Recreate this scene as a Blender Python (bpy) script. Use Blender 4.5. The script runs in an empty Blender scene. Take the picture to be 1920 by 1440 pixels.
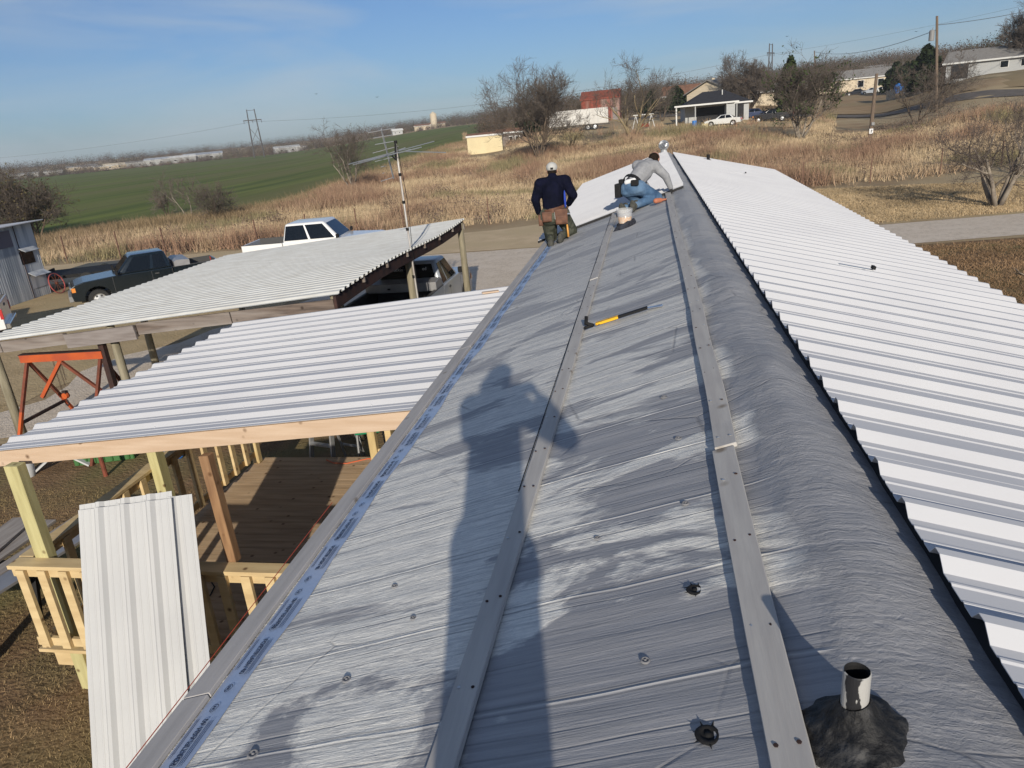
import bpy, bmesh, math, random
import numpy as np
from mathutils import noise as mnoise
from mathutils import Vector, Matrix
R = math.radians
sc = bpy.context.scene
COL = sc.collection
# ------------------------------------------------------------------ camera
F_PX, PITCH, ROLL, YAW = 1368.0, R(19.5), R(5.36), R(11.63)
CAM = Vector((-0.479, 0.0, 4.885))
fw = Vector((-math.sin(YAW)*math.cos(PITCH), math.cos(YAW)*math.cos(PITCH), -math.sin(PITCH)))
rt0 = Vector((math.cos(YAW), math.sin(YAW), 0)); up0 = rt0.cross(fw)
RT = rt0*math.cos(ROLL) - up0*math.sin(ROLL); UP = up0*math.cos(ROLL) + rt0*math.sin(ROLL)
cd = bpy.data.cameras.new('camera'); cam = bpy.data.objects.new('camera', cd); COL.objects.link(cam)
cd.sensor_width = 36; cd.lens = F_PX/1920*36; cd.clip_start = 0.05; cd.clip_end = 6000
m3 = Matrix((RT, UP, -fw)).transposed()
cam.matrix_world = Matrix.Translation(CAM) @ m3.to_4x4()
sc.camera = cam
# ------------------------------------------------------------------ sky, sun, exposure
SUN = Vector((0.185, -0.925, 0.335)).normalized()          # direction towards the sun
el = math.asin(SUN.z); rot = math.atan2(SUN.x, SUN.y)
w = bpy.data.worlds.new('World'); sc.world = w; w.use_nodes = True
nt = w.node_tree; N = nt.nodes; LK = nt.links
bg = N['Background']; bg.inputs[1].default_value = 0.063
sky = N.new('ShaderNodeTexSky'); sky.sky_type = 'NISHITA'; sky.sun_disc = False
sky.sun_elevation = el; sky.sun_rotation = rot; sky.altitude = 200; sky.air_density = 1.0; sky.dust_density = 0.6; sky.ozone_density = 4.5
tc = N.new('ShaderNodeTexCoord'); mp = N.new('ShaderNodeMapping'); mp.inputs['Scale'].default_value = (1.2, 2.6, 9.0); mp.inputs['Rotation'].default_value = (0.05, 0.10, 0.5)
no = N.new('ShaderNodeTexNoise'); no.inputs['Scale'].default_value = 1.6; no.inputs['Detail'].default_value = 7; no.inputs['Distortion'].default_value = 0.6
rp = N.new('ShaderNodeValToRGB'); rp.color_ramp.elements[0].position = 0.42; rp.color_ramp.elements[1].position = 0.70
rp.color_ramp.elements[0].color = (0.05, 0.05, 0.05, 1); rp.color_ramp.elements[1].color = (0.58, 0.58, 0.58, 1)
mx = N.new('ShaderNodeMixRGB'); mx.inputs[2].default_value = (8.2, 7.9, 6.9, 1)
LK.new(tc.outputs['Generated'], mp.inputs[0]); LK.new(mp.outputs[0], no.inputs[0]); LK.new(no.outputs[0], rp.inputs[0])
LK.new(rp.outputs[0], mx.inputs[0]); LK.new(sky.outputs[0], mx.inputs[1])
tn = N.new('ShaderNodeMixRGB'); tn.blend_type = 'MULTIPLY'; tn.inputs[0].default_value = 1; tn.inputs[2].default_value = (0.78, 0.91, 1.12, 1)
LK.new(mx.outputs[0], tn.inputs[1]); LK.new(tn.outputs[0], bg.inputs[0])
sd = bpy.data.lights.new('sun', 'SUN'); sun = bpy.data.objects.new('sun', sd); COL.objects.link(sun)
sd.energy = 3.9; sd.angle = R(0.55); sd.color = (1.0, 0.91, 0.77)
sun.rotation_euler = (-SUN).to_track_quat('-Z', 'Y').to_euler(); sun.location = (0, -20, 20)
vs = sc.view_settings; vs.view_transform = 'Standard'; vs.look = 'None'; vs.exposure = 0.30; vs.gamma = 1.0; vs.use_curve_mapping = False
# ------------------------------------------------------------------ measuring helpers (photo pixel -> place in the world)
def ray(x, y): return fw + RT*((x-960)/F_PX) - UP*((y-720)/F_PX)
def Zp(x, y, z): r = ray(x, y); return CAM + r*((z-CAM.z)/r.z)
def Dp(x, y, rng):
    r = ray(x, y); return CAM + r*(rng/math.hypot(r.x, r.y))
SL = math.tan(R(17)); SRR = math.tan(R(14))
RIDGE = 3.6
def Lp(x, y, d=0):
    n = Vector((-math.sin(R(17)), 0, math.cos(R(17)))); r = ray(x, y)
    return CAM + r*((n.z*RIDGE + d - n.dot(CAM))/n.dot(r))
def zl(x): return RIDGE + SL*x        # left roof plane (x<0)
def zr(x): return RIDGE - SRR*x       # right roof plane
# ------------------------------------------------------------------ materials
def mat(name, col, rough=0.7, metal=0.0, spec=0.5):
    m = bpy.data.materials.new(name); m.use_nodes = True
    b = m.node_tree.nodes['Principled BSDF']
    b.inputs['Base Color'].default_value = (*col, 1); b.inputs['Roughness'].default_value = rough
    b.inputs['Metallic'].default_value = metal; b.inputs['Specular IOR Level'].default_value = spec
    return m
def noisy(name, c1, c2, scale=5, stretch=(1, 1, 1), rough=0.8, bump=0.0, bscale=None, metal=0.0, detail=6, lo=0.35, hi=0.65, bdist=0.02, c3=None, tint=False, rotz=0.0, coord='Object'):
    m = mat(name, c1, rough, metal, .5 if rough < .48 else (.3 if rough < .65 else .08)); t = m.node_tree; n = t.nodes; l = t.links; b = n['Principled BSDF']
    co = n.new('ShaderNodeTexCoord'); ma = n.new('ShaderNodeMapping'); ma.inputs['Scale'].default_value = stretch; ma.inputs['Rotation'].default_value = (0, 0, rotz)
    l.new(co.outputs[coord], ma.inputs[0])
    x = n.new('ShaderNodeTexNoise'); x.inputs['Scale'].default_value = scale; x.inputs['Detail'].default_value = detail; l.new(ma.outputs[0], x.inputs[0])
    r = n.new('ShaderNodeValToRGB'); r.color_ramp.elements[0].position = lo; r.color_ramp.elements[1].position = hi
    r.color_ramp.elements[0].color = (*c1, 1); r.color_ramp.elements[1].color = (*c2, 1); l.new(x.outputs[0], r.inputs[0])
    out = r.outputs[0]
    if c3:
        x2 = n.new('ShaderNodeTexNoise'); x2.inputs['Scale'].default_value = scale*0.23; x2.inputs['Detail'].default_value = 5; l.new(ma.outputs[0], x2.inputs[0])
        r2 = n.new('ShaderNodeValToRGB'); r2.color_ramp.elements[0].position = 0.45; r2.color_ramp.elements[1].position = 0.62; l.new(x2.outputs[0], r2.inputs[0])
        mi = n.new('ShaderNodeMixRGB'); mi.inputs[2].default_value = (*c3, 1); l.new(r2.outputs[0], mi.inputs[0]); l.new(out, mi.inputs[1]); out = mi.outputs[0]
    if tint:
        at = n.new('ShaderNodeAttribute'); at.attribute_name = 'tint'
        mu = n.new('ShaderNodeMixRGB'); mu.blend_type = 'MULTIPLY'; mu.inputs[0].default_value = 1; l.new(out, mu.inputs[1]); l.new(at.outputs['Color'], mu.inputs[2]); out = mu.outputs[0]
    l.new(out, b.inputs['Base Color'])
    if bump:
        y = n.new('ShaderNodeTexNoise'); y.inputs['Scale'].default_value = bscale or scale*3; y.inputs['Detail'].default_value = 8; l.new(ma.outputs[0], y.inputs[0])
        bp = n.new('ShaderNodeBump'); bp.inputs['Strength'].default_value = bump; bp.inputs['Distance'].default_value = bdist; l.new(y.outputs[0], bp.inputs['Height']); l.new(bp.outputs[0], b.inputs['Normal'])
    return m
M = {}
M['white_sheet'] = noisy('white_sheet', (.545, .55, .57), (.50, .505, .53), 1.3, rough=.6, lo=.4, hi=.75)
M['loose_sheet'] = noisy('loose_sheet', (.50, .505, .505), (.45, .455, .46), 1.3, rough=.66)
M['old_sheet'] = noisy('old_sheet', (.56, .57, .56), (.44, .435, .41), 2.5, (1, 4, 1), rough=.68, lo=.35, hi=.8)
M['galv'] = noisy('galv', (.54, .56, .58), (.30, .33, .37), 1.0, (3.5, 3.5, .3), rough=.5, metal=.25, lo=.42, hi=.58)
M['rust_sheet'] = noisy('rust_sheet', (.28, .07, .05), (.15, .05, .035), 1.0, (2, 2, .4), rough=.85, c3=(.30, .20, .17))
M['batten'] = noisy('batten', (.50, .48, .45), (.43, .41, .39), 3, (9, .8, 9), rough=.8, bump=.25, bscale=12, bdist=.004)
M['eave_board'] = noisy('eave_board', (.45, .43, .415), (.37, .355, .345), 2.5, (8, .7, 8), rough=.8, bump=.3, bscale=14, bdist=.004)
M['pine'] = noisy('pine', (.56, .43, .32), (.49, .36, .255), 2.2, (1, 12, 12), rough=.75, bump=.2, bscale=10, bdist=.003)
M['treated'] = noisy('treated', (.56, .44, .23), (.45, .34, .17), 2.2, (10, 10, 1), rough=.8, bump=.2, bscale=9, bdist=.003)
M['treated_rail'] = noisy('treated_rail', (.62, .48, .27), (.50, .37, .20), 2.0, (1.2, 6, 6), rough=.8, bump=.2, bscale=9, bdist=.003)
M['treated_green'] = noisy('treated_green', (.50, .46, .24), (.40, .36, .18), 2.2, (10, 10, 1), rough=.8)
M['brown_post'] = noisy('brown_post', (.33, .20, .11), (.20, .115, .065), 2.2, (10, 10, 1), rough=.8)
M['deck_floor'] = noisy('deck_floor', (.52, .38, .245), (.38, .27, .17), 1.6, (1, 9, 1), rough=.85)
M['old_wood'] = noisy('old_wood', (.19, .15, .125), (.10, .08, .07), 2.0, (1, 10, 10), rough=.9, bump=.3, bscale=12, bdist=.005, c3=(.27, .24, .22))
M['grey_wood'] = noisy('grey_wood', (.27, .245, .235), (.19, .165, .155), 2.0, (1, 10, 10), rough=.9, bump=.3, bscale=12, bdist=.005)
M['old_post'] = noisy('old_post', (.29, .26, .19), (.19, .17, .12), 2.0, (8, 8, 1), rough=.9, bump=.4, bscale=12, bdist=.01)
M['black'] = mat('black', (.012, .012, .013), .75, 0, .25)
M['dark_void'] = mat('dark_void', (.02, .02, .022), .9)
M['rubber'] = mat('rubber', (.02, .02, .02), .85)
M['glass_dark'] = mat('glass_dark', (.006, .008, .010), .05, 0, .4)
M['chrome'] = mat('chrome', (.6, .6, .6), .25, .9)
M['alu'] = mat('alu', (.55, .56, .57), .4, .7)
M['red'] = mat('red', (.45, .03, .03), .3)
M['amber'] = mat('amber', (.7, .25, .05), .3)
M['lamp'] = mat('lamp', (.75, .76, .75), .15)
M['hoist'] = noisy('hoist', (.50, .10, .025), (.36, .07, .03), 3, rough=.6)
M['rust'] = noisy('rust', (.22, .07, .045), (.12, .05, .035), 5, rough=.9)
M['rust_dark'] = noisy('rust_dark', (.07, .04, .035), (.04, .03, .03), 5, rough=.9)
M['rust_roof'] = noisy('rust_roof', (.26, .075, .05), (.17, .055, .04), 1.0, (2, 2, .4), rough=.85)
M['bark'] = noisy('bark', (.15, .115, .085), (.09, .07, .055), 3, rough=.95)
M['bark_grey'] = noisy('bark_grey', (.30, .26, .21), (.18, .15, .125), 3, rough=.95)
M['bark_tan'] = noisy('bark_tan', (.30, .235, .14), (.2, .16, .10), 3, rough=.95)
M['twig'] = noisy('twig', (.15, .125, .105), (.10, .083, .07), 1, rough=.95)
M['twig_grey'] = noisy('twig_grey', (.17, .14, .12), (.11, .09, .08), 1, rough=.95)
M['leaf'] = noisy('leaf', (.060, .085, .028), (.035, .05, .02), 1.5, rough=.8)
M['leaf_dry'] = noisy('leaf_dry', (.085, .08, .035), (.10, .07, .04), 1.5, rough=.85)
M['cedar'] = noisy('cedar', (.030, .042, .018), (.02, .03, .013), 1.5, rough=.9)
M['pole'] = noisy('pole', (.20, .15, .11), (.13, .10, .08), 3, (6, 6, 1), rough=.9)
M['tar'] = noisy('tar', (.016, .016, .017), (.065, .065, .067), 18, rough=.6, bump=1.0, bscale=26, bdist=.02, lo=.5, hi=.75)
M['skin'] = mat('skin', (.42, .22, .15), .55)
M['membrane_edge'] = mat('membrane_edge', (.2, .2, .21), .9)

def knots(nm, sc=5.5, size=.055, col=(.10, .05, .025), stretch=(1, 1, 1)):
    m = M[nm]; t = m.node_tree; n = t.nodes; l = t.links; b = n['Principled BSDF']; src = b.inputs['Base Color'].links[0].from_socket
    co = n.new('ShaderNodeTexCoord'); ma = n.new('ShaderNodeMapping'); ma.inputs['Scale'].default_value = stretch; l.new(co.outputs['Object'], ma.inputs[0])
    v = n.new('ShaderNodeTexVoronoi'); v.inputs['Scale'].default_value = sc; l.new(ma.outputs[0], v.inputs[0])
    r = n.new('ShaderNodeValToRGB'); r.color_ramp.elements[0].position = size*.6; r.color_ramp.elements[1].position = size*1.6; r.color_ramp.elements[0].color = (.85, .85, .85, 1); r.color_ramp.elements[1].color = (0, 0, 0, 1); l.new(v.outputs['Distance'], r.inputs[0])
    mi = n.new('ShaderNodeMixRGB'); mi.inputs[2].default_value = (*col, 1); l.new(r.outputs[0], mi.inputs[0]); l.new(src, mi.inputs[1]); l.new(mi.outputs[0], b.inputs['Base Color'])
for a_ in ('pine', 'treated', 'treated_rail', 'treated_green', 'brown_post', 'deck_floor'): knots(a_, size=.10)
knots('batten', 3.5, .07, (.20, .16, .12)); knots('eave_board', 3.5, .07, (.18, .15, .12)); knots('old_wood', 4, .1, (.04, .03, .025))

# grey coated membrane of the old roof: smooth blue-grey coat, pale scuffed patches, thin ridges running down the slope
def membrane():
    m = mat('roof_membrane', (.3, .3, .32), .7, 0, .3); t = m.node_tree; n = t.nodes; l = t.links; b = n['Principled BSDF']
    co = n.new('ShaderNodeTexCoord')
    def mapn(s, rz=0.0, loc=(0, 0, 0)):
        a = n.new('ShaderNodeMapping'); a.inputs['Scale'].default_value = s; a.inputs['Rotation'].default_value = (0, 0, rz); a.inputs['Location'].default_value = loc; l.new(co.outputs['Object'], a.inputs[0]); return a.outputs[0]
    def noise(v, s, d=6, dist=0.0, rough=.5):
        a = n.new('ShaderNodeTexNoise'); a.inputs['Scale'].default_value = s; a.inputs['Detail'].default_value = d; a.inputs['Distortion'].default_value = dist; a.inputs['Roughness'].default_value = rough; l.new(v, a.inputs[0]); return a.outputs[0]
    def ramp(v, a, bb, c0=(0, 0, 0, 1), c1=(1, 1, 1, 1)):
        r = n.new('ShaderNodeValToRGB'); r.color_ramp.elements[0].position = a; r.color_ramp.elements[1].position = bb; r.color_ramp.elements[0].color = c0; r.color_ramp.elements[1].color = c1; l.new(v, r.inputs[0]); return r.outputs[0]
    def mixc(f, a, bb, mode='MIX'):
        x = n.new('ShaderNodeMixRGB'); x.blend_type = mode
        for i, v in ((0, f), (1, a), (2, bb)):
            if isinstance(v, (int, float)): x.inputs[i].default_value = v
            elif isinstance(v, tuple): x.inputs[i].default_value = (*v, 1)
            else: l.new(v, x.inputs[i])
        return x.outputs[0]
    def mth(op, a, bb=None):
        x = n.new('ShaderNodeMath'); x.operation = op
        for i, v in ((0, a), (1, bb)):
            if v is None: continue
            if isinstance(v, (int, float)): x.inputs[i].default_value = v
            else: l.new(v, x.inputs[i])
        return x.outputs[0]
    patch = ramp(noise(mapn((.75, 2.1, 1), .04, (3.1, 1.7, 0)), 1.0, 8, .6, .6), .46, .505)
    streak = noise(mapn((1.1, 26, 1)), 1.6, 6, .3, .7)
    fine = noise(mapn((5, 38, 1)), 2.2, 4, .2, .8)
    speck = noise(mapn((9, 13, 9)), 6, 5, .0, .8)
    pale = mixc(ramp(streak, .35, .62), (.80, .785, .73), (.52, .52, .51))
    pale = mixc(mth('MULTIPLY', ramp(fine, .48, .60), .85), pale, (.86, .84, .78))
    pale = mixc(mth('MULTIPLY', ramp(speck, .55, .75), .35), pale, (.17, .17, .18))
    coat = mixc(ramp(streak, .3, .7), (.375, .375, .39), (.25, .255, .272))
    sp = n.new('ShaderNodeSeparateXYZ'); l.new(co.outputs['Object'], sp.inputs[0])
    humpm = ramp(mth('ADD', sp.outputs[0], mth('MULTIPLY', noise(mapn((3, 2, 1)), 1.5), .25)), .03, .09)
    far = n.new('ShaderNodeMapRange'); far.inputs[1].default_value = 3; far.inputs[2].default_value = 9; l.new(sp.outputs[1], far.inputs[0])
    pm = mth('MULTIPLY', patch, mth('SUBTRACT', 1.0, humpm))
    pm = mth('MULTIPLY', pm, mth('SUBTRACT', 1.0, mth('MULTIPLY', far.outputs[0], .35)))
    c = mixc(pm, coat, pale)
    c = mixc(mth('MULTIPLY', far.outputs[0], .5), c, mixc(ramp(streak, .35, .65), (.48, .475, .455), (.36, .36, .37)))
    # small dark cracks and blots
    vo = n.new('ShaderNodeTexVoronoi'); vo.feature = 'DISTANCE_TO_EDGE'; vo.inputs['Scale'].default_value = 1.1; l.new(mapn((1, 1.6, 1), .3), vo.inputs[0])
    crk = mth('MULTIPLY', ramp(vo.outputs[0], 0.0, .012, (1, 1, 1, 1), (0, 0, 0, 1)), ramp(noise(mapn((1, 1, 1)), 1.3), .5, .6))
    c = mixc(mth('MULTIPLY', crk, .45), c, (.10, .10, .11))
    # thin dark grooves of the sheets below, 0.16 m apart, running down the slope
    wv = n.new('ShaderNodeTexNoise'); wv.inputs['Scale'].default_value = .9; l.new(mapn((1.1, .5, 1)), wv.inputs[0])
    yy = mth('ADD', sp.outputs[1], mth('MULTIPLY', wv.outputs[0], .09))
    fr = mth('FRACT', mth('MULTIPLY', yy, 1/.058))
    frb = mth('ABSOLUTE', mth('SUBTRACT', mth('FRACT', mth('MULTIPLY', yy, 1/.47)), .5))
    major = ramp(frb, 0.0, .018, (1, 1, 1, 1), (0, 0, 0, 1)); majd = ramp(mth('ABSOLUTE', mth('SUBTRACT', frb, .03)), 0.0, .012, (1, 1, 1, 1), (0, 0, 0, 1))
    g = mth('ABSOLUTE', mth('SUBTRACT', fr, .5))
    groove = ramp(g, 0.0, .09, (1, 1, 1, 1), (0, 0, 0, 1))
    fade = mth('MULTIPLY', groove, mth('SUBTRACT', 1.0, humpm))
    gvar = ramp(noise(mapn((.6, 11, 1)), 1.4, 4), .42, .62)
    fade = mth('MULTIPLY', fade, gvar)
    c = mixc(mth('MULTIPLY', fade, .55), c, (.13, .135, .15))
    nh = mth('SUBTRACT', 1.0, humpm)
    c = mixc(mth('MULTIPLY', mth('MULTIPLY', majd, nh), .6), c, (.12, .125, .14)); c = mixc(mth('MULTIPLY', mth('MULTIPLY', major, nh), .35), c, (.75, .75, .74))  # pale line paints the raised ribs' highlight into the colour, dark line alongside
    l.new(c, b.inputs['Base Color'])
    crinkle = mth('ADD', noise(mapn((10, 18, 10), .5), 2.2, 8, .9, .7), mth('MULTIPLY', noise(mapn((4, 5, 4), .2), 1.7, 4, 1.0), .8))
    h = mth('ADD', mth('MULTIPLY', streak, .40), mth('MULTIPLY', fade, -.22)); h = mth('ADD', h, mth('MULTIPLY', mth('MULTIPLY', major, nh), .35))
    h = mth('ADD', h, mth('MULTIPLY', fine, mth('ADD', mth('MULTIPLY', patch, .45), .1)))
    rg = n.new('ShaderNodeTexNoise'); rg.noise_type = 'RIDGED_MULTIFRACTAL'; rg.inputs['Scale'].default_value = 1.0; rg.inputs['Detail'].default_value = 7; rg.inputs['Distortion'].default_value = .8; l.new(mapn((16, 34, 16), .35), rg.inputs[0])
    rmask = ramp(noise(mapn((3, 1.6, 1), .1, (5, 2, 0)), 1.0, 3), .40, .60)
    h = mth('ADD', h, mth('MULTIPLY', mth('MULTIPLY', rg.outputs[0], rmask), mth('MULTIPLY', humpm, -.45)))
    h = mth('ADD', h, mth('MULTIPLY', crinkle, mth('ADD', mth('MULTIPLY', humpm, .8), .08)))
    h = mth('ADD', h, mth('MULTIPLY', crk, -.3))
    bp = n.new('ShaderNodeBump'); bp.inputs['Strength'].default_value = .8; bp.inputs['Distance'].default_value = .013
    l.new(h, bp.inputs['Height']); l.new(bp.outputs[0], b.inputs['Normal'])
    return m
M['membrane'] = membrane()
# ------------------------------------------------------------------ object helpers
def tag(o, label=None, cat=None, group=None, kind=None):
    if label: o['label'] = label
    if cat: o['category'] = cat
    if group: o['group'] = group
    if kind: o['kind'] = kind
    return o
def empty(name, loc, rz=0.0, label=None, cat=None, group=None):
    o = bpy.data.objects.new(name, None); COL.objects.link(o); o.location = loc; o.rotation_euler = (0, 0, rz); o.empty_display_size = .2
    return tag(o, label, cat, group)
class MB:
    def __init__(s): s.v = []; s.f = []; s.m = []; s.mats = []
    def mi(s, mt):
        if mt is None: return 0
        if mt not in s.mats: s.mats.append(mt)
        return s.mats.index(mt)
    def add(s, vs, fs, mt=None):
        b = len(s.v); k = s.mi(mt); s.v += [tuple(v) for v in vs]; s.f += [tuple(i+b for i in f) for f in fs]; s.m += [k]*len(fs); return s
    def box(s, c, d, rot=None, mt=None, taper=None):
        hx, hy, hz = d[0]/2, d[1]/2, d[2]/2; vs = []
        for z in (-hz, hz):
            k = 1 if (z < 0 or not taper) else taper
            for x, y in ((-hx, -hy), (hx, -hy), (hx, hy), (-hx, hy)):
                p = Vector((x*k, y*k, z))
                if rot is not None: p = rot @ p
                vs.append(p+Vector(c))
        return s.add(vs, [(0, 3, 2, 1), (4, 5, 6, 7), (0, 1, 5, 4), (1, 2, 6, 5), (2, 3, 7, 6), (3, 0, 4, 7)], mt)
    def beam(s, a, b, wd, h, mt=None, upv=(0, 0, 1)):
        a = Vector(a); b = Vector(b); d = (b-a); L = d.length; d.normalize(); u = Vector(upv)
        sx = d.cross(u)
        if sx.length < 1e-4: sx = d.cross(Vector((0, 1, 0)))
        sx.normalize(); u = sx.cross(d)
        vs = [p + sx*i*wd/2 + u*j*h/2 for p in (a, b) for i, j in ((-1, -1), (1, -1), (1, 1), (-1, 1))]
        return s.add(vs, [(0, 1, 2, 3), (4, 7, 6, 5), (0, 4, 5, 1), (1, 5, 6, 2), (2, 6, 7, 3), (3, 7, 4, 0)], mt)
    def tube(s, pts, rad, n=8, mt=None, cap=True):
        pts = [Vector(p) for p in pts]
        if not isinstance(rad, (list, tuple)): rad = [rad]*len(pts)
        vs = []; prev = None
        for i, p in enumerate(pts):
            d = (pts[min(i+1, len(pts)-1)] - pts[max(i-1, 0)]).normalized()
            a = prev if prev is not None else (Vector((0, 0, 1)) if abs(d.z) < .9 else Vector((1, 0, 0)))
            x = (a - d*a.dot(d)).normalized(); y = d.cross(x); prev = x
            for k in range(n):
                t = 2*math.pi*k/n; vs.append(p + (x*math.cos(t)+y*math.sin(t))*rad[i])
        fs = []
        for i in range(len(pts)-1):
            for k in range(n):
                fs.append((i*n+k, i*n+(k+1) % n, (i+1)*n+(k+1) % n, (i+1)*n+k))
        if cap: fs += [tuple(range(n-1, -1, -1)), tuple((len(pts)-1)*n+k for k in range(n))]
        return s.add(vs, fs, mt)
    def prism(s, poly, a, b, axis='y', mt=None):
        def P(u, v, t): return (u, t, v) if axis == 'y' else ((t, u, v) if axis == 'x' else (u, v, t))
        n = len(poly); vs = [P(u, v, a) for u, v in poly]+[P(u, v, b) for u, v in poly]
        fs = [tuple(range(n)), tuple(range(2*n-1, n-1, -1))]+[(i, i+n, (i+1) % n+n, (i+1) % n) for i in range(n)]
        return s.add(vs, fs, mt)
    def lathe(s, prof, n=16, c=(0, 0, 0), axis='z', mt=None):
        vs = []; c = Vector(c)
        for r, h in prof:
            for k in range(n):
                t = 2*math.pi*k/n; x, y = r*math.cos(t), r*math.sin(t)
                vs.append(c+Vector({'z': (x, y, h), 'y': (x, h, y), 'x': (h, x, y)}[axis]))
        fs = [(i*n+k, i*n+(k+1) % n, (i+1)*n+(k+1) % n, (i+1)*n+k) for i in range(len(prof)-1) for k in range(n)]
        return s.add(vs, fs, mt)
    def sphere(s, c, r, n=10, mt=None, sz=(1, 1, 1)):
        prof = [(max(1e-4, math.cos(a)), math.sin(a)) for a in [(-.5+i/(n//2+1))*math.pi for i in range(n//2+2)]]
        b = len(s.v); s.lathe([(p*r, h*r) for p, h in prof], n, (0, 0, 0), 'z', mt)
        for i in range(b, len(s.v)): x, y, z = s.v[i]; s.v[i] = (x*sz[0]+c[0], y*sz[1]+c[1], z*sz[2]+c[2])
        return s
    def build(s, name, mt=None, parent=None, world=True, bevel=0, smooth=False, seg=1, sharp=None):
        me = bpy.data.meshes.new(name); vs = s.v
        if parent is not None and world:
            off = Vector(parent_origin(parent)); vs = [tuple(Vector(v)-off) for v in vs]
        me.from_pydata(vs, [], s.f)
        if s.mats:
            for x in s.mats: me.materials.append(M[x] if isinstance(x, str) else x)
            me.polygons.foreach_set('material_index', s.m)
        if mt is not None and not s.mats: me.materials.append(M[mt] if isinstance(mt, str) else mt)
        bm = bmesh.new(); bm.from_mesh(me); bmesh.ops.recalc_face_normals(bm, faces=bm.faces)
        if bevel:
            es = [e for e in bm.edges if len(e.link_faces) == 2 and e.calc_face_angle(0) > .5]
            bmesh.ops.bevel(bm, geom=es, offset=bevel, segments=seg, affect='EDGES', profile=.6, clamp_overlap=True)
        bm.to_mesh(me); bm.free()
        if smooth: me.polygons.foreach_set('use_smooth', [True]*len(me.polygons))
        o = bpy.data.objects.new(name, me); COL.objects.link(o); o.parent = parent
        return o
def parent_origin(p):
    v = Vector((0, 0, 0))
    while p is not None: v += Vector(p.location); p = p.parent
    return v
def copy_tree(o, parent=None):
    c = o.copy(); COL.objects.link(c); c.parent = parent
    for ch in list(o.children): copy_tree(ch, c)
    return c
def npmesh(name, V, Fc, mt, parent=None, tint=None, smooth=False):
    V = np.asarray(V, np.float32); Fc = np.asarray(Fc, np.int32); k = Fc.shape[1]
    me = bpy.data.meshes.new(name); me.vertices.add(len(V)); me.vertices.foreach_set('co', V.ravel())
    me.loops.add(Fc.size); me.loops.foreach_set('vertex_index', Fc.ravel())
    me.polygons.add(len(Fc)); me.polygons.foreach_set('loop_start', np.arange(0, Fc.size, k, dtype=np.int32)); me.polygons.foreach_set('loop_total', np.full(len(Fc), k, np.int32))
    if smooth: me.polygons.foreach_set('use_smooth', np.ones(len(Fc), bool))
    me.update(calc_edges=True)
    if tint is not None:
        a = me.attributes.new('tint', 'FLOAT_COLOR', 'POINT'); t = np.ones((len(V), 4), np.float32); t[:, :3] = tint; a.data.foreach_set('color', t.ravel())
    for x in (mt if isinstance(mt, list) else [mt]): me.materials.append(M[x] if isinstance(x, str) else x)
    o = bpy.data.objects.new(name, me); COL.objects.link(o); o.parent = parent
    return o
rng = np.random.default_rng(7); random.seed(5)
# ------------------------------------------------------------------ terrain
def pz(px, py, r): return Dp(px, py, r).z
TT = []
for px, rows in [(-300, [(60, 0), (560, 0), (1000, 6), (1600, 12)]),
                 (0, [(60, 0), (540, 0), (700, pz(0, 330, 700)), (1000, pz(0, 317, 1000)), (1600, 8)]),
                 (480, [(60, 0), (500, 0), (700, pz(480, 285, 700)), (950, pz(480, 274, 950)), (1600, 10)]),
                 (900, [(60, 0), (114, pz(900, 285, 114)), (450, pz(900, 233, 450)), (600, pz(900, 227, 600)), (850, pz(900, 219, 850)), (1600, 20)]),
                 (1050, [(60, 0), (95, pz(1050, 272, 95)), (125, pz(1050, 247, 125)), (160, pz(1050, 236, 160)), (400, pz(1050, 215, 400)), (750, pz(1050, 196, 750)), (1600, 20)]),
                 (1310, [(60, 0), (80, pz(1310, 258, 80)), (110, pz(1310, 237, 110)), (160, pz(1310, 203, 160)), (300, pz(1310, 188, 300)), (650, pz(1310, 163, 650)), (1600, 30)]),
                 (1630, [(50, 0), (76, pz(1630, 268, 76)), (110, pz(1630, 226, 110)), (160, pz(1630, 196, 160)), (250, pz(1630, 164, 250)), (400, pz(1630, 143, 400)), (650, pz(1630, 116, 650)), (1600, 30)]),
                 (1860, [(48, 0), (75, pz(1860, 236, 75)), (90, pz(1860, 207, 90)), (105, pz(1860, 182, 105)), (122, pz(1860, 143, 122)), (300, pz(1860, 122, 300)), (600, pz(1860, 100, 600)), (1600, 30)]),
                 (2500, [(48, 0), (122, 6), (300, 14), (600, 30), (1600, 40)])]:
    p = Dp(px, 250, 100)-CAM; TT.append((math.atan2(p.x, p.y), rows))
TA = np.array([t[0] for t in TT]); TR = np.array([0, 45, 60, 75, 90, 105, 120, 140, 160, 200, 260, 330, 420, 520, 640, 780, 950, 1200, 1600.])
TZ = np.array([np.interp(TR, [0, 45]+[a for a, b in rows if a > 45], [0, 0]+[b for a, b in rows if a > 45]) for _, rows in TT])
def groundv(x, y):
    x = np.asarray(x, float); y = np.asarray(y, float); r = np.hypot(x-CAM.x, y-CAM.y); a = np.arctan2(x-CAM.x, y-CAM.y)
    a = np.clip(a, TA[0], TA[-1]); i = np.clip(np.searchsorted(TA, a)-1, 0, len(TA)-2); f = (a-TA[i])/(TA[i+1]-TA[i]); f = f*f*(3-2*f)
    r = np.clip(r, 0, 1599); j = np.clip(np.searchsorted(TR, r)-1, 0, len(TR)-2); g = (r-TR[j])/(TR[j+1]-TR[j])
    z0 = TZ[i, j]*(1-g)+TZ[i, j+1]*g; z1 = TZ[i+1, j]*(1-g)+TZ[i+1, j+1]*g
    return z0*(1-f)+z1*f
def ground(x, y): return float(groundv(x, y))
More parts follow.
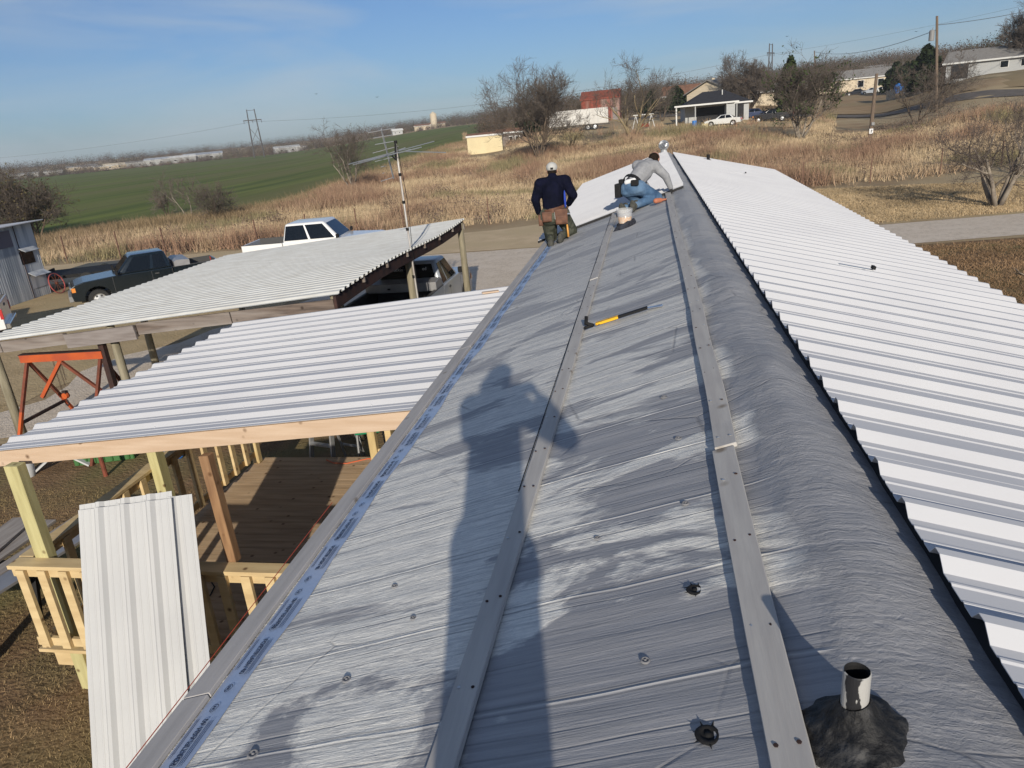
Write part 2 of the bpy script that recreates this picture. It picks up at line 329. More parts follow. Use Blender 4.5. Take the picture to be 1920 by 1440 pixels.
def G(px, rngm):     # place on the terrain seen in direction of photo column px at a given range
    p = Dp(px, 250, rngm); return Vector((p.x, p.y, ground(p.x, p.y)))
def Gp(px, py):      # place on the terrain at a photo pixel
    lo = 8.0
    for r in np.concatenate([np.arange(8, 200, .25), np.arange(200, 1400, 2)]):
        p = Dp(px, py, r)
        if p.z <= ground(p.x, p.y): return Vector((p.x, p.y, ground(p.x, p.y)))
    return Dp(px, py, 900)
def zfor(P, px, py):    # height at which a vertical through P is seen at pixel row py
    r = math.hypot(P.x-CAM.x, P.y-CAM.y); return Dp(px, py, r).z
M['soil'] = noisy('soil', (.36, .275, .17), (.28, .20, .12), .35, rough=.95, bump=.5, bscale=9, bdist=.05, c3=(.40, .32, .20))
rad = np.concatenate([[0.5], np.arange(2, 60, 2.), np.geomspace(60, 1600, 90)]); ang = np.linspace(-math.pi, math.pi, 361)
RR, AA = np.meshgrid(rad, ang, indexing='ij'); X = CAM.x+RR*np.sin(AA); Y = CAM.y+RR*np.cos(AA)
aa = np.where(np.abs(AA) > 1.6, 0, 1); Zt = groundv(X, Y)*np.clip((2.4-np.abs(AA))/1.0, 0, 1)
n1, n2 = RR.shape; idx = np.arange(n1*n2).reshape(n1, n2)
Fq = np.stack([idx[:-1, :-1], idx[1:, :-1], idx[1:, 1:], idx[:-1, 1:]], -1).reshape(-1, 4)
o = npmesh('ground', np.stack([X, Y, Zt], -1).reshape(-1, 3), Fq, 'soil', smooth=True)
tag(o, kind='structure')
bm = bmesh.new(); bm.from_mesh(o.data); bmesh.ops.remove_doubles(bm, verts=bm.verts, dist=.001); bm.to_mesh(o.data); bm.free()
def sheet(name, pts, mt, lift=.004, step=2.0, farlift=0.0):
    bm = bmesh.new(); vs = [bm.verts.new((p[0], p[1], 0)) for p in pts]; bm.faces.new(vs)
    xs = [p[0] for p in pts]; ys = [p[1] for p in pts]
    for ax, lo, hi in ((0, min(xs), max(xs)), (1, min(ys), max(ys))):
        t = lo+step
        while t < hi:
            g = bm.verts[:]+bm.edges[:]+bm.faces[:]
            co = (t, 0, 0) if ax == 0 else (0, t, 0); no_ = (1, 0, 0) if ax == 0 else (0, 1, 0)
            bmesh.ops.bisect_plane(bm, geom=g, plane_co=co, plane_no=no_); t += step
    for v in bm.verts:
        d = math.hypot(v.co.x-CAM.x, v.co.y-CAM.y); v.co.z = ground(v.co.x, v.co.y)+lift+farlift*max(0, d-50)/100
    bmesh.ops.recalc_face_normals(bm, faces=bm.faces)
    me = bpy.data.meshes.new(name); bm.to_mesh(me); bm.free(); me.materials.append(M[mt])
    for p in me.polygons:
        if p.normal.z < 0: me.flip_normals(); break
    o = bpy.data.objects.new(name, me); COL.objects.link(o); return tag(o, kind='structure')
def wavy(a, b, n=12, amp=.4, seed=0):
    r = random.Random(seed); a = Vector(a[:2]).to_3d(); b = Vector(b[:2]).to_3d(); d = (b-a); nrm = Vector((-d.y, d.x, 0)).normalized()
    return [(a+d*(i/n)+nrm*r.uniform(-amp, amp)*(0 if i in (0,) else 1))[:2] for i in range(n)]
M['wheat'] = noisy('wheat', (.16, .19, .05), (.085, .11, .034), .35, (1, .07, 1), rough=.95, bump=.5, bscale=1.2, bdist=.2, c3=(.15, .15, .06), rotz=R(-28))
M['gravel'] = noisy('gravel', (.64, .55, .45), (.50, .43, .35), 7, rough=.95, bump=.8, bscale=26, bdist=.03, c3=(.62, .54, .45))
M['mown'] = noisy('mown', (.46, .35, .21), (.36, .27, .155), 1.4, rough=.95, bump=.7, bscale=14, bdist=.04, c3=(.42, .33, .19))
M['brown_lawn'] = noisy('brown_lawn', (.24, .155, .088), (.16, .105, .06), 2.2, rough=.95, bump=.8, bscale=18, bdist=.04, c3=(.19, .16, .075))
M['asphalt'] = noisy('asphalt', (.16, .14, .125), (.12, .11, .10), 1, rough=.95)
M['tan_dirt'] = noisy('tan_dirt', (.56, .44, .29), (.47, .365, .235), 1.2, rough=.95, bump=.5, bscale=12, bdist=.03, c3=(.48, .38, .24))
# field of young wheat
A = [Gp(x, y) for x, y in [(-420, 560), (-60, 470), (100, 425), (250, 402), (420, 385), (560, 360), (700, 312), (840, 268), (880, 257)]]
B = [G(915, 300), G(960, 330), G(930, 450), G(700, 470), G(480, 500), G(240, 520), G(0, 540), G(-300, 540), G(-700, 500)]
A = [CAM.lerp(p, .80).xy.to_3d() for p in A]
fpts = []
for i in range(len(A)-1): fpts += wavy(A[i], A[i+1], 5, .9, i)
fpts += [A[-1][:2]]+[p[:2] for p in B]
sheet('wheat_field', fpts, 'wheat', .06, 14, .05)
# gravel drive
sheet('gravel_drive', wavy((80, 34.5), (8, 26.3), 14, .25, 3)+wavy((8, 26.2), (-4.5, 25.6), 5, .2, 4)+wavy((-4.2, 25.5), (-5.0, 13.5), 6, .2, 5)+wavy((-5, 13), (-10.4, 11.6), 5, .3, 6)+wavy((-10.4, 11.6), (-14.6, 10.6), 4, .3, 66)+wavy((-14.6, 10.6), (-13.9, 15.0), 5, .35, 7)+wavy((-14.6, 15.2), (-12.5, 20), 4, .3, 8)+wavy((-12.3, 20), (-10, 29.8), 6, .3, 9)+wavy((-10, 29.8), (8, 30.4), 8, .25, 10)+wavy((8, 30.4), (80, 39.5), 14, .3, 11), 'gravel', .012, 4)
sheet('dirt_track', wavy((-40, 27.5), (-10, 28.5), 8, .3, 20)+wavy((-10, 30.0), (8.2, 30.6), 8, .2, 21)+wavy((8.2, 30.6), (8.5, 40.5), 4, .3, 22)+wavy((8.5, 42.5), (-8, 36.2), 8, .4, 23)+wavy((-8, 36.2), (-40, 33), 9, .4, 24), 'tan_dirt', .004, 5)
sheet('mown_lawn', wavy((8.3, 30.6), (80, 39.8), 12, .3, 30)+wavy((80, 46), (8.3, 42.6), 12, .5, 31), 'mown', .004, 5)
sheet('brown_lawn', [(2, -6), (80, -6)]+wavy((80, 34.2), (8, 26.0), 12, .3, 40)+wavy((8, 26), (2, 25.4), 3, .1, 41), 'brown_lawn', .004, 6)
sheet('yard_grass', [(-2, -6), (-2, 25)]+wavy((-4.0, 25.2), (-4.8, 13.4), 6, .15, 51)+wavy((-4.8, 12.9), (-10.3, 11.4), 5, .2, 52)+wavy((-10.3, 11.4), (-14.7, 10.4), 4, .3, 53)+[(-18, 9.5), (-30, 2), (-30, -6)], 'brown_lawn', .004, 3)
sheet('side_lawn', wavy((-14.8, 10.5), (-14.0, 15), 4, .3, 60)+wavy((-14.0, 15.2), (-12.8, 20), 4, .3, 61)+wavy((-12.6, 20), (-12, 26.8), 4, .3, 62)+[(-40, 26.5), (-48, 12), (-30, 3), (-18, 9.6)], 'mown', .008, 4)
# far road and drives on the hillside
sheet('far_road', [G(1180, 145)[:2], G(1400, 132)[:2], G(1600, 118)[:2], G(1800, 106)[:2], G(2100, 98)[:2], G(2100, 103)[:2], G(1800, 112)[:2], G(1600, 125)[:2], G(1400, 140)[:2], G(1180, 155)[:2]], 'asphalt', .08, 4)
sheet('far_yard', [G(1150, 100)[:2], G(1330, 103)[:2], G(1500, 99)[:2], G(1500, 130)[:2], G(1330, 135)[:2], G(1150, 128)[:2]], 'mown', .06, 5)
M['hill_lawn'] = noisy('hill_lawn', (.34, .245, .145), (.25, .17, .095), .12, rough=.95, c3=(.26, .205, .12))
sheet('hill_lawn', [G(1380, 142)[:2], G(1600, 127)[:2], G(1800, 113.5)[:2], G(2200, 104)[:2], G(2200, 180)[:2], G(1900, 180)[:2], G(1700, 250)[:2], G(1500, 230)[:2], G(1380, 190)[:2]], 'hill_lawn', .10, 6)
# ------------------------------------------------------------------ ribbed metal sheets
def profile(y0, y1, pitch=.305, kind='R'):
    P = []
    base = [(0, 0), (.040, 0), (.047, .0045), (.056, .0045), (.063, 0), (.128, 0), (.135, .0045), (.144, .0045), (.151, 0), (.190, 0), (.232, .036), (.268, .036), (.302, 0)]
    if kind == 'C': base = [(0, 0), (.05, 0), (.068, .034), (.10, .042), (.14, .042), (.17, .034), (.188, 0)]
    k = pitch/(.305 if kind == 'R' else .21); y = y0
    while y < y1-.01:
        for t, h in base:
            if y+t*k <= y1: P.append((y+t*k, h*(1 if kind == 'R' else k)))
        y += pitch
    if P[-1][0] < y1-.02: P.append((y1, 0))
    return P
def sheetmetal(name, xa, xb, y0, y1, zf, mt, parent, pitch=.305, kind='R', nx=8, screws=None, lap=0.0):
    """ribs run along x from xa(y) to xb(y); zf(x, y) is the height of the flat"""
    P = profile(y0, y1, pitch, kind); vs = []; n = len(P)
    fa = xa if callable(xa) else (lambda y: xa); fb = xb if callable(xb) else (lambda y: xb)
    for i in range(nx+1):
        for y, h in P:
            yq = y0+math.floor((y-y0)/pitch+1e-6)*pitch
            a, b = fa(yq), fb(yq); x = a+(b-a)*i/nx; vs.append((x, y, zf(x, y)+h))
    fs = [(i*n+k, (i+1)*n+k, (i+1)*n+k+1, i*n+k+1) for i in range(nx) for k in range(n-1)]
    m = MB(); m.add(vs, fs, mt)
    # thickness: a second skin 2 mm below
    if screws:
        for (sx, sy) in screws:
            z = zf(sx, sy); m.lathe([(.011, 0), (.011, .003), (.007, .004), (.006, .010), (.0001, .011)], 8, (sx, sy, z), 'z', 'white_sheet' if kind == 'R' else 'rust_dark')
    o = m.build(name, None, parent)
    sm = o.modifiers.new('t', 'SOLIDIFY'); sm.thickness = .0025; sm.offset = -1
    return o
# ------------------------------------------------------------------ the house under re-roofing
Y0, Y1 = -3.0, 24.45
house = empty('mobile_home', (0, 0, 0), 0, 'long mobile home with its low gabled roof half re-covered in white ribbed metal', 'mobile home')
def hump(x, y):
    wob = .014*math.sin(y*2.1+1)+.010*math.sin(y*3.7)+.006*math.sin(y*6.7+2)
    z = RIDGE + min(SL*x, -SRR*(x-.06)+.018)
    k = math.exp(-((x-.085-wob*.8)/.13)**2)
    z -= .020*math.exp(-((x-.06)/.07)**2)
    z += (.027+wob*.8)*k + .007*math.sin(y*2.3+x*7)*math.exp(-((x-.0)/.30)**2)
    z += (mnoise.noise(Vector((x*5, y*2.2, 3)))*.014+mnoise.noise(Vector((x*13, y*9, 7)))*.005)*math.exp(-((x-.06)/.26)**4)
    return z
xs = list(np.arange(-2.26, -.5, .11))+list(np.arange(-.46, .40, .022)); ys = list(np.arange(Y0, 8, .03))+list(np.arange(8, Y1+.01, .12))
rj = random.Random(3)
V = [(x, y, hump(x, y)+.0016*math.sin(y*40+x*2.2)*(1 if x < -.15 else 0)) for x in xs for y in ys]; ny = len(ys)
Fq = [(i*ny+j, (i+1)*ny+j, (i+1)*ny+j+1, i*ny+j+1) for i in range(len(xs)-1) for j in range(ny-1)]
rm = npmesh('roof_membrane', V, Fq, 'membrane', house, smooth=True)
tag(rm, 'old grey coated roof surface with pale scuffed streaks and a lumpy ridge')
# structure under it: roof deck, walls, gables
m = MB(); m.add([(-2.24, Y0, 2.86), (-2.24, Y1, 2.86), (.06, Y1, 3.52), (.06, Y0, 3.52), (2.4, Y1, 2.9), (2.4, Y0, 2.9)], [(0, 1, 2, 3), (3, 2, 4, 5)], 'membrane_edge'); m.build('roof_deck', None, house)
m = MB(); m.box((-2.08, (Y0+Y1)/2, 1.62), (.08, Y1-Y0-.1, 2.5), mt='galv'); m.build('wall', 'galv', house)
m = MB(); m.box((2.2, (Y0+Y1)/2, 1.62), (.08, Y1-Y0-.1, 2.5), mt='galv'); m.build('wall', 'galv', house)
for yy in (Y0+.06, Y1-.06):
    m = MB(); m.prism([(-2.04, .37), (2.16, .37), (2.16, 2.87), (.06, 3.45), (-2.04, 2.87)], yy-.03, yy+.03, 'y', 'galv'); m.build('gable_wall', None, house)
m = MB(); m.box((.06, (Y0+Y1)/2, .18), (4.1, Y1-Y0-.2, .36)); m.build('skirting', 'membrane_edge', house)
ROT = Matrix.Rotation(R(-17), 3, 'Y')
def onroof(s, y, d): return Vector((s, y, zl(s)))+Vector((-math.sin(R(17)), 0, math.cos(R(17))))*d
# eave board, fascia, flashing tape
bd = MB()
for a, b in ((Y0, 1.95), (1.955, 6.4), (6.405, 12.9)): bd.box(onroof(-2.215, (a+b)/2, .013), (.125, b-a, .022), ROT)
bd.build('eave_board', 'eave_board', house, bevel=.003)
m = MB(); m.box((-2.29, (Y0+Y1)/2, 2.80), (.02, Y1-Y0, .15)); m.build('fascia', 'eave_board', house)
def batten(x0, x1, a, b, d, wd=.09):
    m = MB(); n = 10
    for i in range(n):
        pass
    A = onroof(x0, a, d); B = onroof(x1, b, d); vs = []
    ux = Vector((math.cos(R(17)), 0, math.sin(R(17)))); un = Vector((-math.sin(R(17)), 0, math.cos(R(17))))
    for i in range(n+1):
        p = A.lerp(B, i/n)+un*(.004*math.sin(i*1.3+a))+ux*(.004*math.sin(i*.9+b))
        for u, v in ((-1, 0), (1, 0), (1, 1), (-1, 1)): vs.append(p+ux*u*wd/2+un*v*.02)
    fs = [(0, 1, 2, 3), tuple(n*4+k for k in (3, 2, 1, 0))]
    for i in range(n):
        for k in range(4): fs.append((i*4+k, (i+1)*4+k, (i+1)*4+(k+1) % 4, i*4+(k+1) % 4))
    m.add(vs, fs); o = m.build('batten', 'batten', house, bevel=.002)
    # screw holes and knots
    s = MB(); r = random.Random(int(a*100))
    for j in range(int((b-a)/.42)+1):
        y = a+.08+j*.42
        if y > b-.04: break
        t = (y-a)/(b-a); xc = x0+(x1-x0)*t
        for q in (-.025, .025):
            p = onroof(xc+q*.95, y+r.uniform(-.02, .02), d+.0225); s.lathe([(.006, -.001), (.006, .001), (.0001, .0012)], 6, p, 'z', 'rust_dark' if r.random() < .7 else 'alu')
    s.build('screw', None, o); return o
batten(-1.045, -1.05, Y0, 7.52, .006); batten(-1.055, -1.055, 7.53, 12.94, .006)
batten(-.222, -.195, Y0, 2.81, .012); batten(-.182, -.165, 2.82, 5.15, .014); batten(-.165, -.155, 5.16, 12.94, .012)
# thin black joint lines beside the battens
m = MB(); m.beam(onroof(-1.112, 3.0, .004), onroof(-1.12, 12.9, .004), .004, .003); m.build('joint_strip', 'black', house)
M['tape'] = noisy('tape', (.25, .34, .52), (.36, .42, .56), 3, rough=.32, bump=.4, bscale=16, bdist=.004)
tp = MB(); vs = []; n = 170
for i in range(n+1):
    y = Y0+(12.9-Y0)*i/n; e = .012*math.sin(y*3.1)+.006*math.sin(y*8.3)
    for x, d in ((-2.148+e*.3, .003), (-2.10, .007+.003*math.sin(y*7)), (-2.06, .005+.003*math.sin(y*5+1)), (-2.022+e, .003)): vs.append(onroof(x, y, d+.0005))
tp.add(vs, [(i*4+k, i*4+k+1, (i+1)*4+k+1, (i+1)*4+k) for i in range(n) for k in range(3)])
tape = tp.build('flashing_tape', 'tape', house, smooth=True)
M['ink'] = mat('ink', (.02, .03, .07), .5)
def text_mesh(s, size, bold=0.0):
    cu = bpy.data.curves.new('t', 'FONT'); cu.body = s; cu.size = size; cu.align_x = 'CENTER'; cu.align_y = 'CENTER'; cu.offset = bold; cu.resolution_u = 3
    ob = bpy.data.objects.new('t', cu); COL.objects.link(ob); dg = bpy.context.evaluated_depsgraph_get(); me = bpy.data.meshes.new_from_object(ob.evaluated_get(dg))
    V = [v.co.copy() for v in me.vertices]; Fs = [tuple(p.vertices) for p in me.polygons]; bpy.data.objects.remove(ob); bpy.data.meshes.remove(me); return V, Fs
TX = {}
def put_text(mb, s, size, c, u, v, bold=0.0, sx=1.0, mt=None):
    if (s, size) not in TX: TX[(s, size)] = text_mesh(s, size, bold)
    V, Fs = TX[(s, size)]; c = Vector(c); mb.add([c+u*p.x*sx+v*p.y for p in V], Fs, mt)
ux = Vector((math.cos(R(17)), 0, math.sin(R(17)))); uy = Vector((0, 1, 0)); un = Vector((-math.sin(R(17)), 0, math.cos(R(17))))
ink = MB(); PD = .0115
for k in range(-2, 16):
    y = 1.72+.70*k
    for yc, sg in ((y, 1), (y+.43, -1)):
        if not (Y0+.3 < yc < 12.5): continue
        e = .006*math.sin(yc*3.1)
        put_text(ink, 'FORTIFLASH 40', .034, onroof(-2.078+e, yc, PD), uy*sg, ux*-sg, .0012, .88)
        for q in (-.040, -.032, .028, .036, .044):
            a, b = yc-.11*(1 if q > 0 else .6), yc+.11*(1 if q < 0 else .8)
            ink.beam(onroof(-2.083+e+q, a, PD), onroof(-2.083+e+q, b, PD), .0018, .0006, upv=un)
        for q in (-.2, .2):
            pass
    for yc in (y+.155, y+.255, y+.61):
        c = onroof(-2.085, yc, PD); vs = []
        for i in range(16):
            t = i*math.pi/8
            for rr in (.021, .018): vs.append(c+ux*math.cos(t)*rr*.8+uy*math.sin(t)*rr)
        ink.add(vs, [(2*i, (2*i+2) % 32, (2*i+3) % 32, 2*i+1) for i in range(16)])
        put_text(ink, 'W', .022, c, uy, -ux, .0008)
ink.build('lettering', 'ink', tape)
# plugs and holes in the old coating
for i, (px, py, r, dark) in enumerate([(1303, 1108, .022, 1), (1328, 1380, .026, 1), (650, 1275, .014, 0), (1285, 945, .012, 0), (740, 1100, .011, 0), (775, 1160, .010, 0), (1120, 1010, .010, 0), (1245, 745, .016, 0), (475, 1415, .016, 0), (1210, 1240, .012, 0), (1272, 822, .014, 0), (905, 1230, .01, 0)]):
    p = Lp(px, py); m = MB(); c = Vector((p.x, p.y, hump(p.x, p.y)+.002))
    m.lathe([(r*1.25, 0), (r*1.1, .004), (r*.8, .005), (r*.7, .001), (r*.35, .001), (r*.3, .005), (.0001, .006)], 12, c, 'z', 'black' if dark else 'membrane_edge')
    if dark:
        for qq in range(7): aa_ = qq*.9+i; m.add([c+Vector((math.cos(aa_)*r, math.sin(aa_)*r, .003)), c+Vector((math.cos(aa_+.3)*r, math.sin(aa_+.3)*r, .003)), c+Vector((math.cos(aa_+.2)*r*(1.7+.4*math.sin(qq*5)), math.sin(aa_+.2)*r*1.8, .0035))], [(0, 1, 2)], 'black')
    m.build('fastener_plug', None, house, smooth=True)
# vent pipe with tar boot
pp = Lp(1597, 1378); pz0 = hump(pp.x, pp.y)
M['pipe_paint'] = noisy('pipe_paint', (.018, .018, .02), (.40, .395, .38), 17, (1, 1, .45), rough=.45, lo=.50, hi=.515)
vp = MB()
r0, r1 = .0275, .0235; vp.lathe([(r0, -.02), (r0, .165), (r1+.002, .167)], 28, (pp.x, pp.y, pz0), 'z', 'pipe_paint'); vp.lathe([(r1+.002, .167), (r1, .16), (r1, .02), (.0001, .02)], 28, (pp.x, pp.y, pz0), 'z', 'black')
vpo = vp.build('vent_pipe', None, house, smooth=False)
tb = MB(); vs = []; nr, na = 12, 40; rb = random.Random(4)
for i in range(nr+1):
    t = i/nr
    for k in range(na):
        a = 2*math.pi*k/na; rr = .028+(.106+.006*math.sin(a*3)+.004*math.sin(a*7+1)+.003*math.sin(a*13)-.028)*t
        h = .070*(1-t)**2.6+.014*(1-t**6)+.005*math.sin(a*5+t*9)*(t*(1-t)*3)+.003*math.sin(a*11-t*14)*t+(.005 if t < 1 else -.004)
        x = pp.x+rr*math.cos(a)*1.05; y = pp.y+rr*math.sin(a)*1.15; vs.append((x, y, hump(x, y)+h))
tb.add(vs, [(i*na+k, i*na+(k+1) % na, (i+1)*na+(k+1) % na, (i+1)*na+k) for i in range(nr) for k in range(na)])
tb.build('tar_boot', 'tar', vpo, smooth=True)
# new white metal
zrp = lambda x, y: zr(x)+.075+.01
sc_r = []
rr_ = random.Random(8)
for k in range(0, 90):
    y = Y0+.305*k+.21-.06
    for row, xr in enumerate((.52, 1.15, 1.85, 2.35)):
        if k % 2 == row % 2 or row == 0: sc_r.append((xr+rr_.uniform(-.02, .02), y))
PH = Y0 + ((1.30 - Y0) % .297)
ro = sheetmetal('metal_roofing', .30, lambda y: 2.43+.038*y, PH-.482, Y1+.05, zrp, 'white_sheet', house, pitch=.297, screws=[(x, PH-.482+.297*(j)+.020) for j in range(0, 88) for i, x in enumerate((.50, 1.12, 1.80, 2.36)) if (i+j) % 3 != 2 and PH-.297+.297*j < Y1-.2])
tag(ro, 'new white ribbed roofing covering the whole right slope')
m = MB(); m.add([(.275, Y0, zr(.275)+.002), (.275, Y1, zr(.275)+.002), (.36, Y1, zr(.36)+.07), (.36, Y0, zr(.36)+.07), (.9, Y1, zr(.9)+.06), (.9, Y0, zr(.9)+.06)], [(0, 1, 2, 3), (3, 2, 4, 5)]); m.build('gap_shade_strip', 'dark_void', house)  # dark strip painted for the shade in the gap beside the ridge
zlp = lambda x, y: zl(x)+.045
lo = sheetmetal('metal_roofing', lambda y: -2.43-.012*(y-13), .10, 12.93, Y1+.02, zlp, 'white_sheet', house, pitch=.229, screws=None)
tag(lo, 'new white ribbed roofing laid so far on the far end of the left slope')
m = MB(); m.add([(-2.43, 12.92, zl(-2.43)+.044), (.10, 12.92, zl(.10)+.044), (.10, 12.92, zl(.10)+.002), (-2.43, 12.92, zl(-2.43)+.002)], [(0, 1, 2, 3)]); m.build('under_sheet_shade', 'dark_void', house)  # near-black face put in for the shaded gap under the sheet ends
m = MB(); m.box((2.36, 12, 2.93), (.03, 24.5, .14)); m.build('gutter_board', 'white_sheet', house)
def Rp(px, py, d=.09):
    n = Vector((math.sin(R(14)), 0, math.cos(R(14)))); r = ray(px, py)
    return CAM + r*((n.dot(Vector((0, 0, RIDGE)))+d - n.dot(CAM))/n.dot(r))
for px, py, L_ in ((1605, 499, .30), (1386, 323, .30)):
    p = Rp(px, py, .13); m = MB(); rm_ = Matrix.Rotation(R(14), 3, 'Y'); m.box(p+Vector((0, 0, -.008)), (L_, .07, .006), rm_, 'alu'); m.box(p+Vector((L_/2, 0, -.02)), (.025, .072, .03), rm_, 'black'); m.build('roof_vent_plate', None, house)
p = Rp(1328, 300, .1); m = MB(); m.tube([(p.x, p.y, p.z-.05), (p.x, p.y, p.z+.16)], .045, 10, 'black'); m.lathe([(.10, 0), (.06, .03)], 10, (p.x, p.y, p.z-.02), 'z', 'black'); m.build('plumbing_vent', None, house)
p = Vector((.02, 24.2, RIDGE)); m = MB()
for k in range(18):
    a = 2*math.pi*k/18; pts = [(p.x+.15*math.cos(b)*math.cos(a+b*.5), p.y+.15*math.cos(b)*math.sin(a+b*.5), p.z+.27+.14*math.sin(b)) for b in np.linspace(-1.3, 1.4, 6)]; m.tube(pts, .014, 4, 'alu')
m.tube([(p.x, p.y, p.z-.05), (p.x, p.y, p.z+.14)], .1, 12, 'alu'); m.sphere((p.x, p.y, p.z+.27), .10, 10, 'dark_void'); m.build('turbine_vent', None, house)
# ------------------------------------------------------------------ patio cover
PXL, PXR, PY0, PY1 = -6.38, -2.30, 5.10, 9.40
pz_ = lambda x, y=0: 2.53+(x+6.3)*(.325/4.0)
patio = empty('patio_cover', (-4.2, 5.0, 0), 0, 'new patio roof of white ribbed sheets on a pale pine beam beside the house eave', 'patio cover')
scr = [(x, PY0+.305*j+.172) for j in range(14) for i, x in enumerate((-6.1, -5.45, -4.8, -4.1, -3.4, -2.75)) if (i+2*j) % 3 != 1]
sheetmetal('metal_roofing', PXL, PXR, PY0-.02, PY1, pz_, 'white_sheet', patio, screws=scr)
m = MB(); m.beam((-6.75, 5.12, pz_(-6.75)-.09), (-2.28, 5.12, pz_(-2.28)-.09), .04, .145); m.build('front_beam', 'pine', patio, bevel=.003)
m = MB(); m.beam((-6.4, 9.3, pz_(-6.4)-.1), (-2.3, 9.3, pz_(-2.3)-.1), .04, .18); m.build('back_beam', 'pine', patio, bevel=.003)
for x in np.arange(-6.3, -2.3, .61):
    m = MB(); m.box((x, 7.2, pz_(x)-.055), (.038, 4.1, .088)); m.build('purlin', 'pine', patio)
m = MB(); m.box((-6.05, 4.97, 1.17), (.14, .10, 2.56)); m.build('post', 'treated_green', patio, bevel=.004)
m = MB(); m.beam((-4.20, 5.04, 2.50), (-4.13, 4.97, 1.50), .09, .09, upv=(0, 1, 0)); m.build('post', 'brown_post', patio, bevel=.004)
m = MB(); m.box((-6.14, 6.80, 1.2), (.12, .14, 2.5)); m.build('post', 'treated_green', patio, bevel=.004)
for x in (-6.28, -4.42, -2.35):
    m = MB(); m.beam((x, 8.98, pz_(x)-.02), (x, 8.98, .5), .11, .11, upv=(0, 1, 0)); m.build('post', 'treated', patio, bevel=.012)
# ------------------------------------------------------------------ deck
DX0, DX1, DY0, DY1, DZ = -6.34, -2.15, 5.0, 9.06, .5
deck = empty('wooden_deck', (-4.3, 5.0, 0), 0, 'raised timber deck with new yellow pine railings under the patio roof', 'deck')
m = MB(); y = DY0
while y < DY1-.05:
    m.box(((DX0+DX1)/2, y+.07, DZ-.018), (DX1-DX0, .137, .036)); y += .143
m.build('floor', 'deck_floor', deck)
m = MB(); m.box(((DX0+DX1)/2, DY0-.02, DZ-.14), (DX1-DX0, .038, .22)); m.box((DX0-.02, 7.02, DZ-.14), (.038, 4.0, .22)); m.box(((DX0+DX1)/2, DY1+.02, DZ-.14), (DX1-DX0, .038, .22)); m.build('rim_joist', 'treated_rail', deck, bevel=.003)
m = MB(); m.box(((DX0+DX1)/2, DY0-.07, DZ+.004), (DX1-DX0+.1, .14, .036)); m.build('edge_board', 'treated_rail', deck, bevel=.003)
for x in (-6.2, -4.2, -2.4):
    for y in (5.1, 8.9):
        m = MB(); m.box((x, y, .17), (.09, .09, .42)); m.build('support_post', 'treated', deck)
def railing(a, b, zc=1.5, side=(0, -1), cap=True, mt='treated_rail', start=.12, step=.225):
    a = Vector(a); b = Vector(b); d = (b-a); L = d.length; d.normalize(); s = Vector((side[0], side[1]))
    if cap: m = MB(); m.beam((a.x, a.y, zc), (b.x, b.y, zc), .15, .038); m.build('rail_cap', mt, deck, bevel=.003)
    for z, nm in ((zc-.07, 'top_rail'), (.66, 'bottom_rail')):
        m = MB(); o = s*.02; m.beam((a.x+o.x, a.y+o.y, z), (b.x+o.x, b.y+o.y, z), .038, .09); m.build(nm, mt, deck, bevel=.003)
    t = start; o = s*.06
    while t < L-.03:
        p = a+d*t; m = MB(); rz = math.atan2(d.y, d.x)
        m.box((p.x+o.x, p.y+o.y, (zc-.025+.62)/2), (.088, .038, zc-.025-.62), Matrix.Rotation(rz, 3, 'Z')); m.build('baluster', mt, deck, bevel=.002); t += step
railing((-6.30, 4.85), (-2.2, 4.85))
railing((-6.24, 4.94), (-6.30, 8.95), side=(1, 0), step=.30)
railing((-4.36, 9.0), (-2.2, 9.0), side=(0, -1), step=.28, start=.2)
# loose metal sheets leaning on the front rail
def leaning_sheet(tl, tr, bl_, label, n=5, lift=0):
    tl, tr, bl_ = map(Vector, (tl, tr, bl_)); u = (tr-tl); W = u.length; u.normalize(); v = (bl_-tl); H = v.length; v.normalize(); nn = v.cross(u).normalized()
    if nn.y > 0: nn = -nn
    P = [p for p in profile(0, W, .305*.75 if n == 5 else .305, 'R')]; vs = []
    for q in (0, 1):
        for y, h in P: vs.append(tl+u*y+v*(H*q)+nn*(h*.95+lift))
    k = len(P); mb = MB(); mb.add([x for x in vs], [(i, i+1, k+i+1, k+i) for i in range(k-1)], 'loose_sheet')
    r = mb.build('metal_sheet', None, None); s = r.modifiers.new('t', 'SOLIDIFY'); s.thickness = .003
    return tag(r, label, 'metal sheet', 'white roofing sheets leaning on the deck rail')
def DD(x, y, d): return CAM+ray(x, y)*d
leaning_sheet(DD(147, 957, 6.02), DD(322, 934, 5.92), DD(176, 1475, 5.55), 'front white ribbed sheet of the stack leaning on the deck railing')
leaning_sheet(DD(149, 947, 6.06), DD(325, 920, 5.96), DD(180, 1475, 5.60), 'white ribbed sheet just behind the front one, its top edge standing slightly higher')
leaning_sheet(DD(186, 950, 6.055), DD(361, 926, 5.955), DD(228, 1475, 5.60), 'rearmost white ribbed sheet of the stack, sticking out on the right')
# chalk string along the eave
a = Zp(225, 1455, 2.82); b = Zp(623, 942, 2.75); c = Zp(760, 800, 2.6)
m = MB(); m.tube([a, b], .0022, 5); o = m.build('string_line', mat('string', (.55, .08, .04), .7)); tag(o, 'taut thin red mason string running along the house eave', 'string')
